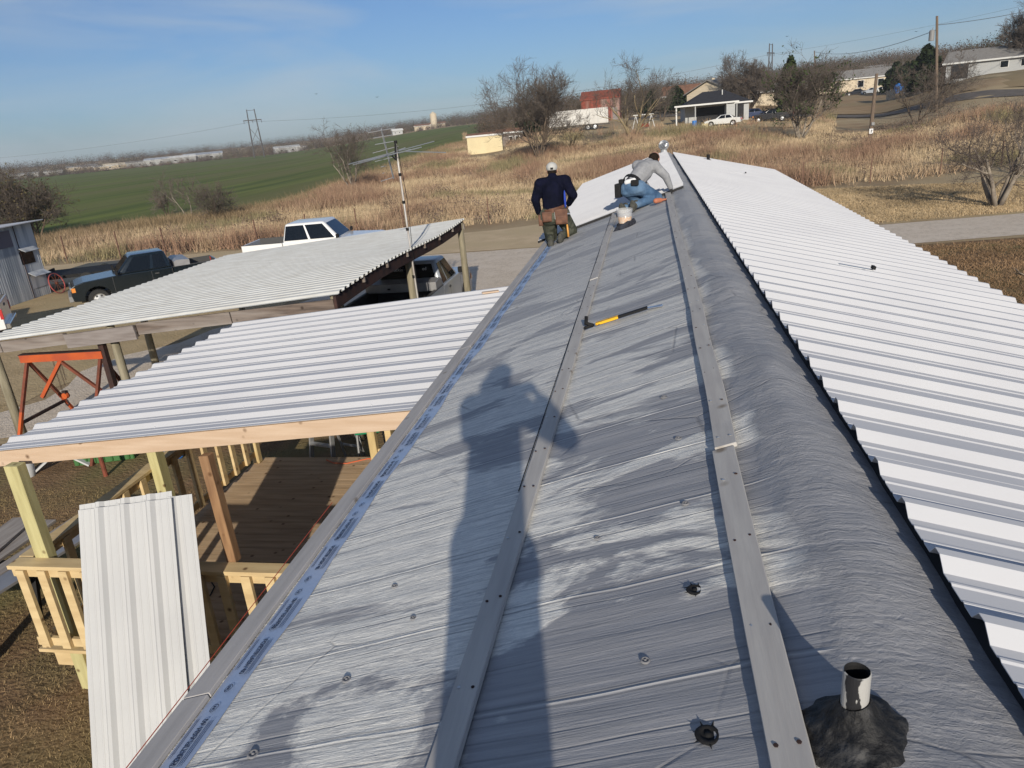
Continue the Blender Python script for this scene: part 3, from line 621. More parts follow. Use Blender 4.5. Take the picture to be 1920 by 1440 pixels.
# stepladder behind the deck
lad = empty('stepladder', (-5.35, 9.55, 0), R(-18), 'aluminium stepladder with yellow sticker standing behind the deck floor', 'ladder')
m = MB()
for s in (-1, 1):
    m.beam((s*.24, -.30, 0), (s*.15, 0, 1.75), .03, .075, 'alu', upv=(0, 1, 0)); 
m.build('front_rail', None, lad, world=False)
m = MB()
for s in (-1, 1): m.beam((s*.22, .50, 0), (s*.14, .04, 1.72), .025, .03, 'alu', upv=(0, 1, 0))
m.beam((-.21, .42, .32), (.21, .42, .32), .02, .03, 'alu'); m.beam((-.2, .32, .75), (.2, .32, .75), .02, .03, 'alu'); m.build('rear_leg', None, lad, world=False)
for k in range(5):
    z = .3+k*.3; m = MB(); f = z/1.75; m.box((0, -.30*(1-f), z), (.45-.17*f, .08, .025)); m.build('step', 'alu', lad, world=False)
m = MB(); m.box((0, .02, 1.76), (.36, .2, .03)); m.build('top_cap', 'alu', lad, world=False)
m = MB(); m.box((-.212, -.248, .86), (.032, .002, .2)); m.build('sticker', mat('sticker', (.75, .70, .05), .5), lad, world=False)
gc = empty('garden_chair', (-4.85, 9.95, 0), .3, 'green plastic seat standing behind the stepladder', 'chair')
M['green_plastic'] = mat('green_plastic', (.01, .20, .09), .4)
m = MB(); m.box((0, 0, .62), (.45, .42, .04)); m.build('seat', 'green_plastic', gc, world=False, bevel=.01); m = MB(); m.box((0, .2, .85), (.45, .03, .42)); m.build('backrest', 'green_plastic', gc, world=False, bevel=.01)
for sx in (-1, 1):
    for sy in (-1, 1): m = MB(); m.tube([(sx*.2, sy*.18, .6), (sx*.23, sy*.2, 0)], .018, 6); m.build('leg', 'alu', gc, world=False)
# orange cord on the deck
pts = [Zp(x, y, DZ+.012) for x, y in [(612, 862), (625, 868), (650, 869), (672, 864), (690, 860), (712, 861), (740, 858)]]
m = MB(); m.tube(pts, .008, 6); o = m.build('extension_cord', mat('cord', (.62, .13, .05), .6)); tag(o, 'orange extension cord lying along the back edge of the deck', 'cord')
pts = [Zp(x, y, DZ+.01) for x, y in [(378, 1130), (395, 1115), (402, 1100), (392, 1085), (372, 1082)]]
m = MB(); m.tube(pts, .007, 6); o = m.build('power_cable', 'black'); tag(o, 'black cable curled on the shaded deck behind the front railing', 'cable')
# wood offcut on the patio roof
p = Vector((-2.50, 9.0, pz_(-2.5)+.055)); m = MB(); m.box(p, (.22, .07, .02), Matrix.Rotation(.35, 3, 'Z')); o = m.build('wood_offcut', 'pine', bevel=.004); tag(o, 'small pale brown wood offcut left on the patio roof by the eave', 'board')
# ------------------------------------------------------------------ old carport
cpz = lambda x, y=0: 2.60+(x+5.4)*(.56/7.0)+.05*math.sin((y-10.7)/8.7*math.pi*2)*max(0, (x+9)/4)
CX0, CX1, CY0, CY1 = -12.5, -5.35, 10.70, 19.4
carport = empty('carport', (-9, 15, 0), 0, 'old open carport with a weathered corrugated white roof on rough wood posts', 'carport')
sheetmetal('corrugated_roof', CX0, CX1, CY0, CY1, cpz, 'old_sheet', carport, pitch=.215, kind='C', nx=14, screws=[(x, CY0+.215*j+.1) for j in range(0, 40) for i, x in enumerate(np.arange(-12.2, -5.5, .62)) if (i*3+j*2) % 5 == 0])
m = MB()
for a, b, dz in ((-13.4, -11.9, .12), (-11.88, -10.5, .13), (-10.45, -9.1, .16), (-9.08, -7.3, .13), (-7.28, -5.45, .13)):
    m.beam((a, CY0+.02, cpz(a)-dz), (b, CY0+.02, cpz(b)-dz), .045, .2, 'old_wood')
m.beam((-10.5, CY0-.03, cpz(-10.5)-.17), (-9.1, CY0-.03, cpz(-9.1)-.17), .04, .25, 'grey_wood'); m.build('front_beam', None, carport, bevel=.004)
m = MB(); pts = [(-5.42, y, cpz(-5.42, y)-.13) for y in np.linspace(CY0, CY1, 9)]
for a, b in zip(pts[:-1], pts[1:]): m.beam(a, b, .05, .2)
m.build('side_beam', 'rust_dark', carport)
m = MB(); m.beam((CX0, CY1-.1, cpz(CX0)-.12), (CX1, CY1-.1, cpz(CX1)-.12), .05, .16); m.build('back_beam', 'old_wood', carport)
for y in np.arange(CY0+1.2, CY1-.3, 1.25):
    m = MB(); m.beam((CX0, y, cpz(CX0, y)-.055), (CX1, y, cpz(CX1, y)-.055), .045, .09); m.build('rafter', 'old_wood', carport)
for x, y, r in ((-5.5, 10.9, .09), (-5.55, 14.9, .08), (-5.45, 19.25, .09), (-9.75, 10.9, .075), (-12.3, 10.9, .08), (-12.3, 15, .08), (-12.3, 19.2, .08), (-9.2, 19.2, .08)):
    m = MB(); t = cpz(x, y)-.05; m.tube([(x+.02, y, -.05), (x, y+.02, t*.5), (x, y, t)], [r*1.12, r, r*.92], 10); m.build('post', 'old_post', carport, smooth=True)
m = MB(); m.beam((-9.98, 10.86, -.02), (-9.98, 10.86, 2.1), .1, .1, upv=(0, 1, 0)); m.build('post', 'rust_dark', carport)
# aerial on its mast, strapped to the carport post
ant = empty('tv_antenna', (-5.42, 14.78, 0), 0, 'tall steel mast with a tangled television aerial, strapped to the carport side post', 'antenna')
M['mast'] = noisy('mast', (.62, .60, .57), (.45, .40, .36), 4, (4, 4, 1), rough=.4, metal=.5)
T = Vector((-5.42, 14.78, 0)); ztop = 4.78
m = MB(); m.tube([T+Vector((.03, 0, .4)), T+Vector((0, 0, 2.5)), T+Vector((-.02, 0, ztop))], .021, 8, 'mast')
for z in (1.3, 2.0, 3.0, 3.55, 4.1, ztop-.05): m.tube([T+Vector((-.01, 0, z)), T+Vector((-.01, 0, z+.06))], .034, 8, 'black')
m.build('mast', None, ant)
def at_d(px, py, d): return CAM+ray(px, py)*d
# two crossed booms with elements, placed by measuring them in the photo at the mast's depth
dep = (T+Vector((0, 0, ztop))-CAM).dot(fw)
m = MB(); a = at_d(715, 242, dep-.4); b = at_d(738, 334, dep+.9); m.tube([a, b], .018, 6, 'alu'); m.build('boom', None, ant)
el = [((690, 249), (740, 240), .0), ((700, 259), (735, 253), .12), ((703, 271), (738, 265), .24), ((699, 287), (747, 274), .36), ((703, 303), (748, 292), .55), ((714, 313), (725, 311), .7), ((717, 325), (721, 324), .8), ((714, 340), (736, 333), .9)]
for (p0, p1, t) in el:
    m = MB(); d = dep-.4+1.3*t; m.tube([at_d(*p0, d), at_d(*p1, d)], .007, 5, 'alu'); m.build('element', None, ant)
for (p0, p1, d0, d1) in [((654, 308), (814, 265), -1.0, 1.2), ((662, 309), (783, 278), -.9, .9), ((672, 304), (790, 276), .6, -.7), ((760, 284), (836, 286), 0, .9), ((700, 300), (770, 280), .3, .5), ((690, 302), (760, 277), -.2, .1)]:
    m = MB(); m.tube([at_d(*p0, dep+d0), at_d(*p1, dep+d1)], .009, 5, 'alu'); m.build('element', None, ant)
m = MB(); m.tube([at_d(735, 292, dep), at_d(742, 300, dep), T+Vector((-.02, 0, ztop-.05))], .02, 6, 'black'); m.build('clamp', None, ant)
m = MB(); m.tube([T+Vector((.02, -.03, ztop-.1)), T+Vector((.09, -.05, 3.6)), T+Vector((.05, -.03, 2.6)), T+Vector((.06, -.04, 1.0))], .006, 5, 'black'); m.build('coax_cable', None, ant)
# ------------------------------------------------------------------ engine hoist gantry
ho = empty('hoist_gantry', (-12.2, 12.3, 0), 0, 'home-made orange steel gantry with chain hoist standing on the gravel', 'hoist')
hz = 1.72
HA = Zp(42, 672, hz); HB = Zp(189, 664, hz)
d = (HB-HA).normalized(); nn = Vector((-d.y, d.x, 0))
m = MB(); m.beam(HA-d*.02, HB+d*.05, .1, .14, 'hoist'); m.beam(HA-d*.02+Vector((0, 0, .075)), HB+d*.05+Vector((0, 0, .075)), .13, .012, 'rust_dark'); m.build('top_beam', None, ho)
for P0, sgn in ((HA+d*.08, 1), (HB-d*.02, 1)):
    for s in (-1, 1):
        foot = Vector((P0.x, P0.y, 0))+nn*s*.95+d*(.0); m = MB(); md = P0.lerp(foot, .5)
        m.beam(P0-Vector((0, 0, .05)), md, .052, .052, 'rust'); m.beam(md, foot, .052, .052, 'hoist' if (P0.x < HB.x-1) else 'rust'); m.build('leg', None, ho)
    a = P0.lerp(Vector((P0.x, P0.y, 0))+nn*.95, .6); b = P0.lerp(Vector((P0.x, P0.y, 0))-nn*.95, .6)
    m = MB(); m.beam(a, b, .05, .05, 'rust_dark'); m.build('crossbar', None, ho)
m = MB(); m.beam(HA+d*.75-Vector((0, 0, .06)), HA+d*.15-Vector((0, 0, .75)), .06, .06, 'hoist'); m.build('brace', None, ho)
m = MB(); m.beam(HB-d*.85-Vector((0, 0, .06)), HB-d*.12-Vector((0, 0, .75)), .05, .05, 'rust'); m.build('brace', None, ho)
hc = HA+d*.62
m = MB()
for q, (ox, ln) in enumerate(((-.04, .62), (.05, .5), (.10, .42))):
    for k in range(int(ln/.035)):
        c = hc+d*ox+Vector((0, 0, -.08-k*.035)); m.lathe([(.014, -.004), (.018, 0), (.014, .004), (.010, 0), (.014, -.004)], 8, c, 'y' if k % 2 else 'x', 'rust_dark')
ch = m.build('chain', None, ho)
m = MB(); c = hc+Vector((0, 0, -.74)); m.lathe([(.001, -.04), (.055, -.04), (.065, 0), (.055, .04), (.001, .04)], 14, c, 'y', 'hoist'); m.box(c+Vector((0, 0, .05)), (.08, .07, .08), None, 'rust_dark'); m.tube([c+Vector((0, 0, -.08)), c+Vector((.02, 0, -.16)), c+Vector((-.02, 0, -.2)), c+Vector((-.05, 0, -.16))], .014, 6, 'rust_dark'); m.build('hoist_block', None, ho)
# ------------------------------------------------------------------ vehicles
def paint(name, c, rough=.25):
    m = mat(name, c, rough); m.node_tree.nodes['Principled BSDF'].inputs['Coat Weight'].default_value = .6; m.node_tree.nodes['Principled BSDF'].inputs['Coat Roughness'].default_value = .1; return m
M['p_green'] = paint('p_green', (.004, .009, .013)); M['p_white'] = paint('p_white', (.74, .74, .74)); M['p_silver'] = paint('p_silver', (.33, .36, .40), .35)
M['p_blue'] = paint('p_blue', (.015, .03, .09)); M['p_black'] = paint('p_black', (.012, .012, .016)); M['p_pearl'] = paint('p_pearl', (.62, .62, .60)); M['trim'] = mat('trim', (.05, .05, .05), .6); M['grey_trim'] = mat('grey_trim', (.22, .22, .22), .6)
M['steel_box'] = noisy('steel_box', (.36, .36, .37), (.27, .27, .28), 3, rough=.4, metal=.4)
def arch(cx, r, z0, n=9): return [(cx+r*math.cos(math.pi*i/n), z0+r*math.sin(math.pi*i/n)) for i in range(n+1)]
def wheel(root, x, y, r, wd, side):
    m = MB(); m.lathe([(r*.62, -wd/2), (r*.93, -wd/2), (r, -wd*.32), (r, wd*.32), (r*.93, wd/2), (r*.62, wd/2)], 24, (0, 0, 0), 'y')
    t = m.build('wheel', 'rubber', root, world=False, smooth=False); t.location = (x, y, r)
    m = MB(); m.lathe([(r*.64, -wd*.42), (r*.64, wd*.38), (r*.5, wd*.30), (r*.2, wd*.36), (.001, wd*.38)] if side > 0 else [(.001, -wd*.38), (r*.2, -wd*.36), (r*.5, -wd*.30), (r*.64, -wd*.38), (r*.64, wd*.42)], 20, (0, 0, 0), 'y', 'alu')
    for k in range(6):
        a = k*math.pi/3; m.box((math.cos(a)*r*.42, side*wd*.34, math.sin(a)*r*.42), (r*.17, .02, r*.17), None, 'trim')
    m.build('rim', None, t, world=False, smooth=False)
def greenhouse(root, x0b, x1b, x0t, x1t, zb, zt, Wb, Wt, pnt, splits, rearglass=True):
    """cab: frustum with dark panes standing 3 mm proud"""
    m = MB(); hb, ht = Wb/2, Wt/2
    vs = [(x0b, -hb, zb), (x1b, -hb, zb), (x1b, hb, zb), (x0b, hb, zb), (x0t, -ht, zt), (x1t, -ht, zt), (x1t, ht, zt), (x0t, ht, zt)]
    m.add(vs, [(0, 3, 2, 1), (4, 5, 6, 7), (0, 1, 5, 4), (1, 2, 6, 5), (2, 3, 7, 6), (3, 0, 4, 7)], pnt); m.build('cab', None, root, world=False, bevel=.09, seg=3, smooth=True)
    H = zt-zb
    def pane(name, q, off):
        c = sum((Vector(p) for p in q), Vector())/4; mm = MB(); off = Vector(off)
        vs = [Vector(p)+off for p in q]+[Vector(p)-off*2 for p in q]
        mm.add(vs, [(0, 1, 2, 3), (7, 6, 5, 4)]+[(i, (i+1) % 4, (i+1) % 4+4, i+4) for i in range(4)], 'glass_dark'); return mm.build(name, None, root, world=False)
    def lerp(a, b, t): return a+(b-a)*t
    for s in (-1, 1):
        for (u0, u1) in splits:
            q = []
            for (u, v) in ((u0, .09), (u1, .09), (u1, .88), (u0, .88)):
                xb = lerp(x0b, x1b, u); xt = lerp(x0t, x1t, u); q.append((lerp(xb, xt, v), s*lerp(hb, ht, v), lerp(zb, zt, v)))
            pane('window', q, (0, s*.006, .002))
    for nm, xb, xt, sx in (('windshield', x1b, x1t, 1), ('rear_window', x0b, x0t, -1)):
        if nm == 'rear_window' and not rearglass: continue
        q = [(lerp(xb, xt, v), u*lerp(hb, ht, v), lerp(zb, zt, v)) for (u, v) in ((-.86, .1), (.86, .1), (.84, .88), (-.84, .88))]
        r = pane(nm, q, (sx*.008, 0, .004))
        if nm == 'rear_window': rw = r
    return rw if rearglass else None
def pickup(name, loc, rz, label, pnt, L=5.1, W=1.78, wb=3.1, r=.36, hood=1.08, belt=1.10, roof=1.68, cab=(-.45, 1.05), bedz=1.08, splits=((.08, .34), (.40, .86)), toolbox=False, mirror='black', grp='pickup trucks parked in the yard'):
    root = empty(name, loc, rz, label, 'pickup truck', grp); hl = L/2; fx = hl-.82; rx = fx-wb; h = W/2; c0, c1 = cab
    front = [(c0, .38)]+[(fx-r*1.2, .38)]+[(fx+(r*1.2)*math.cos(math.pi-math.pi*i/9), .42+(r*1.15)*math.sin(math.pi*i/9)) for i in range(10)]+[(fx+r*1.2, .38), (hl-.05, .42), (hl, .62), (hl-.02, .9), (hl-.16, hood-.1), (hl-.45, hood-.03), (c1+.05, belt), (c0, belt)]
    m = MB(); m.prism(front, -h, h, 'y', pnt); m.build('body', None, root, world=False, bevel=.03, seg=2)
    bx0 = -hl+.04
    side = [(bx0, .45), (rx-r*1.2, .42)]+[(rx+(r*1.2)*math.cos(math.pi-math.pi*i/9), .42+(r*1.15)*math.sin(math.pi*i/9)) for i in range(10)]+[(rx+r*1.2, .42), (c0-.02, .42), (c0-.02, bedz), (bx0, bedz)]
    for s in (-1, 1): m = MB(); m.prism(side, s*h, s*(h-.07), 'y', pnt); sdo = m.build('bed_side', None, root, world=False, bevel=.012); m = MB(); m.box(((bx0+c0)/2, s*(h-.078), (bedz+.62)/2), (c0-bx0-.06, .012, bedz-.62+.03), None, 'trim'); m.box(((bx0+c0)/2, s*(h-.035), bedz+.006), (c0-bx0-.06, .08, .012), None, 'trim'); m.build('liner', None, sdo, world=False)
    m = MB(); m.box(((bx0+c0)/2, 0, .62), (c0-bx0, W-.14, .04), None, 'trim'); m.box((c0-.04, 0, (bedz+.6)/2), (.04, W-.14, bedz-.6), None, 'trim'); m.build('bed_floor', None, root, world=False)
    m = MB(); m.box((bx0+.02, 0, (bedz+.5)/2), (.05, W-.16, bedz-.5), None, pnt); tg = m.build('tailgate', None, root, world=False, bevel=.01)
    m = MB(); m.box((bx0-.012, 0, bedz-.16), (.02, .22, .07), None, 'trim'); m.build('handle', None, tg, world=False)
    rw = greenhouse(root, c0+.0, c1, c0+.16, c1-.62, belt-.02, roof, W-.06, W-.42, pnt, splits)
    for s in (-1, 1):
        wheel(root, fx, s*(h-.13), r, .23, s); wheel(root, rx, s*(h-.13), r, .23, s)
        m = MB(); m.box((hl-.07, s*(h-.20), .82), (.12, .32, .16), None, 'lamp'); m.box((hl-.10, s*(h-.03), .82), (.12, .08, .15), None, 'amber'); m.build('headlight', None, root, world=False)
        m = MB(); m.box((bx0+.02, s*(h-.045), .90), (.08, .1, .30), None, 'red'); m.build('taillight', None, root, world=False)
        m = MB(); m.box((c1-.05, s*(h+.10), belt+.10), (.09, .2, .15), None, mirror); m.build('mirror', None, root, world=False, bevel=.015)
        for hx in ((c0+.55),): m = MB(); m.box((hx, s*(h+.008), belt-.14), (.14, .025, .04), None, 'trim'); m.build('door_handle', None, root, world=False)
        m = MB()
        for gx in (c0+.02, c0+(c1-c0)*.38, c1+.10): m.box((gx, s*(h+.0015), .78), (.012, .004, .58), None, 'trim')
        m.build('door_seam', None, root, world=False)
    m = MB(); m.box((hl+.03, 0, .52), (.14, W-.06, .2), None, 'grey_trim'); m.build('front_bumper', None, root, world=False, bevel=.02)
    m = MB(); m.box((hl-.01, 0, .80), (.05, W-.8, .2), None, 'trim'); m.build('grille', None, root, world=False)
    m = MB(); m.box((-hl-.02, 0, .52), (.14, W-.1, .16), None, 'chrome'); m.build('rear_bumper', None, root, world=False, bevel=.02)
    m = MB(); m.box((0, 0, .42), (L-.5, W*.7, .2), None, 'trim'); m.build('chassis', None, root, world=False)
    if toolbox:
        m = MB(); m.prism([(c0-.62, bedz-.02), (c0-.08, bedz-.02), (c0-.08, bedz+.18), (c0-.2, bedz+.24), (c0-.62, bedz+.2)], -h+.02, h-.02, 'y', 'steel_box'); m.box((c0-.635, .3, bedz+.08), (.02, .09, .06), None, 'black'); m.build('toolbox', None, root, world=False, bevel=.01)
    return root, rw
G1, _ = pickup('pickup_truck', (-18.85, 24.1, 0), math.atan2(-.66, -.75), 'dark green extended-cab pickup with a grey steel toolbox behind the cab', 'p_green', L=5.05, W=1.75, toolbox=True, roof=1.70, cab=(-.85, 1.05))
G2, _ = pickup('pickup_truck', (-13.6, 27.9, 0), math.atan2(.13, .98), 'white crew-cab pickup parked beyond the carport with its bed towards the left', 'p_white', L=5.7, W=2.0, wb=3.6, r=.41, hood=1.30, belt=1.33, roof=2.0, cab=(-1.15, 1.15), bedz=1.32, splits=((.03, .46), (.50, .93)), mirror='black')
G3, rw = pickup('pickup_truck', (-6.62, 18.15, 0), R(90)+.0, 'silver-blue extended-cab pickup under the carport with lettering on its back window', 'p_silver', L=5.3, W=1.9, wb=3.3, r=.38, hood=1.2, belt=1.18, roof=1.80, cab=(-.35, 1.25), bedz=1.2, splits=((.06, .30), (.36, .88)), toolbox=True)
tm = MB()
V, Fs = text_mesh('Truckin', .13); 
for s_, yc in (('Truckin', .30), ('ed', -.46)):
    V, Fs = text_mesh(s_, .12); v = Vector((.15, 0, .60)).normalized(); c = Vector((-.35+.085-.012, yc, 1.62))
    tm.add([c+Vector((0, -1, 0))*p.x+v*p.y for p in V], Fs, 'lamp')
tm.build('lettering', None, rw, world=False)
G4, _ = pickup('pickup_truck', (-22.3, 17.3, 0), math.atan2(-.62, -.78), 'white pickup at the left edge, only its red taillight and bumper in view', 'p_white', L=5.6, W=1.98, wb=3.5, r=.4, hood=1.25, belt=1.25, roof=1.9, bedz=1.22, cab=(-.6, 1.3))
# black flat trailer behind the green truck
p = Gp(128, 512); trl = empty('flat_trailer', (-23.6, 28.0, 0), R(20), 'low black flatbed trailer parked behind the green pickup', 'trailer')
m = MB(); m.box((0, 0, .55), (5.2, 2.0, .14), None, 'black'); m.build('bed', None, trl, world=False); m = MB(); m.box((2.55, 0, .66), (.06, 2.0, .12), None, 'black'); m.box((-2.55, 0, .66), (.06, 2.0, .12), None, 'black'); m.build('end_rail', None, trl, world=False)
for s in (-1, 1):
    for x in (-.5, .4): wheel(trl, x, s*1.08, .33, .2, s)
m = MB(); m.beam((2.6, 0, .5), (3.9, 0, .45), .1, .1, 'black'); m.build('drawbar', None, trl, world=False)
# ------------------------------------------------------------------ tin shed, wagon wheel
a = Zp(20, 745/1440*0+572, 0); S0 = Vector((-24.9, 24.0, 0)); S1 = Vector((-25.0, 26.3, 0))
C0 = Zp(22, 574, 0); C1 = Zp(94, 550, 0); dr = (C1-C0).normalized(); shed = empty('tin_shed', C0, math.atan2(dr.y, dr.x), 'tall corrugated tin shed with small awnings at the left edge', 'shed')
WL = (C1-C0).length+.1; HH = 2.88
def corr(w, h, pitch=.11, dep_=.022):
    n = int(w/pitch*4); return [(w*i/n, dep_*math.sin(2*math.pi*i/4)) for i in range(n+1)]
m = MB(); P = corr(WL, HH); vs = [(x, -y_, z) for z in (0, HH) for x, y_ in P]; k = len(P); m.add(vs, [(i, i+1, k+i+1, k+i) for i in range(k-1)], 'galv'); fw_ = m.build('front_wall', None, shed, world=False)
m = MB(); P = corr(4.6, HH); vs = [(-.02-y_*0+x*-1, -0+0, z) for z in (0, HH) for x, y_ in P]; m.add([(-x, .0-y_, z) for z in (0, HH) for x, y_ in P], [(i, i+1, len(P)+i+1, len(P)+i) for i in range(len(P)-1)], 'galv'); m.build('side_panel', None, shed, world=False)
m = MB(); P = corr(3.0, HH); m.add([(WL+y_, x, z) for z in (0, HH) for x, y_ in P], [(i, i+1, len(P)+i+1, len(P)+i) for i in range(len(P)-1)], 'galv'); m.build('end_wall', None, shed, world=False)
m = MB(); m.box((WL/2-2.3, 1.4, HH/2), (WL+4.4, 2.7, HH-.1), None, 'membrane_edge'); m.build('frame', None, shed, world=False)
m = MB(); m.add([(-5, -.35, HH+.0), (WL+.3, -.35, HH+.05), (WL+.3, 3.0, HH-.1), (-5, 3.0, HH-.15)], [(0, 1, 2, 3)], 'white_sheet'); r = m.build('roof', None, shed, world=False); sm = r.modifiers.new('t', 'SOLIDIFY'); sm.thickness = .035
for i, (x, z, wdt) in enumerate(((WL-.75, 1.95, .8), (WL-.55, .95, .9))):
    m = MB(); rot_ = Matrix.Rotation(R(28), 3, 'X'); m.box((x, -.17, z), (wdt, .36, .02), rot_, 'galv'); aw = m.build('awning', None, shed, world=False)
    m = MB(); m.box((x, -.022, z-.33), (wdt*.9, .02, .5), None, 'glass_dark' if i == 0 else 'galv'); m.build('window', None, shed, world=False)
m = MB(); m.box((WL-1.75, -.025, 2.45), (.9, .02, .62), None, mat('blue_grey', (.10, .10, .14), .5)); m.build('window', None, shed, world=False)
m = MB(); m.box((WL-1.05, -.03, HH/2), (.03, .02, HH), None, 'rust_dark'); m.build('seam', None, shed, world=False)
ww = empty('wagon_wheel', (C1.x+.55, C1.y-.1, .62), R(15), 'red iron wagon wheel leaning beside the tin shed', 'wheel')
ww.rotation_euler = (R(-12), 0, math.atan2(dr.y, dr.x)); ww.location.z = .42
M['red_paint'] = mat('red_paint', (.34, .075, .07), .6)
m = MB(); m.lathe([(.40, -.02), (.425, -.02), (.425, .02), (.40, .02), (.40, -.02)], 28, (0, 0, 0), 'y', 'red_paint'); m.build('rim', None, ww, world=False)
for k in range(10): a_ = k*math.pi/5; m = MB(); m.tube([(0, 0, 0), (.41*math.cos(a_), 0, .41*math.sin(a_))], .010, 5, 'rust'); m.build('spoke', None, ww, world=False)
m = MB(); m.lathe([(.001, -.05), (.045, -.05), (.045, .05), (.001, .05)], 12, (0, 0, 0), 'y', 'rust'); m.build('hub', None, ww, world=False)
# ------------------------------------------------------------------ clutter round the deck
M['bin_green'] = mat('bin_green', (.045, .14, .04), .5)
b = empty('storage_bin', (-9.95, 10.35, 0), .3, 'large dark green plastic bin standing on the grass beyond the patio beam', 'bin')
m = MB(); m.prism([(-.5, -.36), (.5, -.36), (.5, .36), (-.5, .36)], 0, .55, 'z', 'bin_green'); 
for k in range(7): m.box((-.42+k*.14, -.37, .27), (.04, .03, .5), None, 'bin_green')
m.build('tub', None, b, world=False, bevel=.03); m = MB(); m.box((0, 0, .57), (1.06, .8, .07), None, 'bin_green'); m.build('lid', None, b, world=False, bevel=.02)
c = Zp(322, 852, .2); bb = empty('cool_box', (c.x-.3, c.y+.3, 0), .4, 'small blue box on the ground behind the left deck railing', 'box')
M['blue_plastic'] = mat('blue_plastic', (.02, .16, .50), .4); m = MB(); m.box((0, 0, .2), (.5, .34, .4), None, 'blue_plastic'); m.build('tub', None, bb, world=False, bevel=.03); m = MB(); m.box((0, 0, .425), (.53, .37, .05), None, 'blue_plastic'); m.build('lid', None, bb, world=False, bevel=.015)
c = Zp(118, 880, 0); tr_ = empty('white_trestle', c, .2, 'white folding trestle lying on the grass below the patio beam', 'trestle')
m = MB(); m.beam((-.45, -.1, .02), (0, .05, .34), .1, .03, 'loose_sheet'); m.beam((.45, .05, .02), (0, .05, .34), .1, .03, 'loose_sheet'); m.build('leg', None, tr_, world=False)
m = MB(); m.box((0, .1, .35), (.2, .4, .03), None, 'loose_sheet'); m.build('top', None, tr_, world=False)
c = Zp(54, 893, 0); q = empty('white_bucket', c, 0, 'white bucket beside the trestle at the left edge', 'bucket'); m = MB(); m.lathe([(.11, 0), (.14, .32), (.13, .32), (.105, .02), (.001, .02)], 16, (0, 0, 0), 'z', 'loose_sheet'); m.build('body', None, q, world=False, smooth=True); m = MB(); m.tube([(-.13, 0, .3), (-.1, .08, .38), (.1, .08, .38), (.13, 0, .3)], .005, 5, 'alu'); m.build('handle', None, q, world=False)
c = Zp(199, 893, 0); m = MB(); m.tube([c, (c.x, c.y, 1.25)], .035, 8); o = m.build('iron_stake', 'rust'); tag(o, 'rust red iron pipe standing in the grass in front of the green bin', 'stake')
# saw horse with planks, left of the deck
sh = empty('sawhorse', (-8.0, 6.05, 0), R(8), 'black sawhorse carrying planks left of the deck', 'sawhorse')
m = MB(); m.beam((-.55, 0, .62), (.55, 0, .62), .09, .09, 'black'); m.build('top_bar', None, sh, world=False)
for sx in (-1, 1):
    for sy in (-1, 1): m = MB(); m.beam((sx*.45, 0, .62), (sx*.55, sy*.3, 0), .05, .09, 'black'); m.build('leg', None, sh, world=False)
sh2 = copy_tree(sh); sh2.location = (-7.95, 4.9, 0); sh2['label'] = 'black sawhorse nearer the viewer under the near ends of the planks'
for ob in (sh, sh2): ob['group'] = 'sawhorses under the planks'
M['grey_plank'] = noisy('grey_plank', (.36, .33, .30), (.25, .22, .20), 2, (10, .8, 10), rough=.9)
for i, (x, z, wdt, ln, rz_, lb) in enumerate(((-8.42, .70, .28, 2.9, .10, 'wide grey plank on the sawhorses, farthest from the deck'), (-8.12, .695, .24, 2.6, .02, 'grey plank lying second from the far side on the sawhorses'), (-7.80, .70, .2, 2.9, -.07, 'grey plank on the sawhorses nearest but one to the deck'), (-7.52, .69, .3, 2.3, -.16, 'smooth pale board on the sawhorses nearest the deck'), (-8.2, .735, .19, 2.2, .22, 'brown plank laid across the top of the other planks'))):
    m = MB(); m.box((x+.1, 5.75+.08*i, z), (wdt, ln*.85, .035), Matrix.Rotation(rz_, 3, 'Z')); o = m.build('plank', 'grey_plank' if i != 3 else 'steel_box', bevel=.003); tag(o, lb, 'plank', 'planks stacked on the sawhorses')
# pry bar and screw tub on the roof
pb = empty('pry_bar', onroof(-.93, 5.57, .02), 0, 'yellow and black striped wrecking bar lying across the grey roof', 'pry bar')
a = onroof(-.90, 5.56, .035); b_ = onroof(-.50, 5.545, .03); c_ = onroof(-.39, 5.54, .012)
m = MB(); m.beam(a, a.lerp(b_, .44), .052, .02, 'amber'); 
M['yellow'] = noisy('yellow', (.75, .42, .02), (.05, .04, .03), 26, rough=.5, lo=.60, hi=.64); m.mats = ['yellow']; m.build('grip', None, pb, bevel=.003)
m = MB(); m.beam(a.lerp(b_, .44), b_, .046, .016, 'black'); m.build('shank', None, pb)
m = MB(); m.add([b_+uy*.02, b_-uy*.02, c_-uy*.034, c_-uy*.006, c_-ux*.03, c_+uy*.006, c_+uy*.034], [(0, 1, 2, 3, 4, 5, 6)], 'chrome'); r = m.build('claw', None, pb); sm = r.modifiers.new('t', 'SOLIDIFY'); sm.thickness = .006
m = MB(); m.tube([a-ux*.02-uy*.02, a-ux*.07+un*.03, a-ux*.055+uy*.03+un*.075], [.016, .018, .014], 8, 'black'); m.tube([a-ux*.02, a-ux*.09-uy*.035+un*.005], [.015, .012], 8, 'black'); m.build('head', None, pb, smooth=True)
tubp = Lp(1172, 426); tub = empty('screw_tub', (tubp.x, tubp.y, zl(tubp.x)), 0, 'clear plastic tub of screws standing on dark cloth on the roof', 'tub')
M['clear'] = mat('clear', (.8, .8, .8), .15); M['clear'].node_tree.nodes['Principled BSDF'].inputs['Alpha'].default_value = .28
M['cloth'] = noisy('cloth', (.05, .055, .07), (.02, .02, .025), 12, rough=.95)
M['screws'] = noisy('screws', (.6, .3, .12), (.62, .60, .55), 60, rough=.5)
tub.scale = (.8, .8, .8)
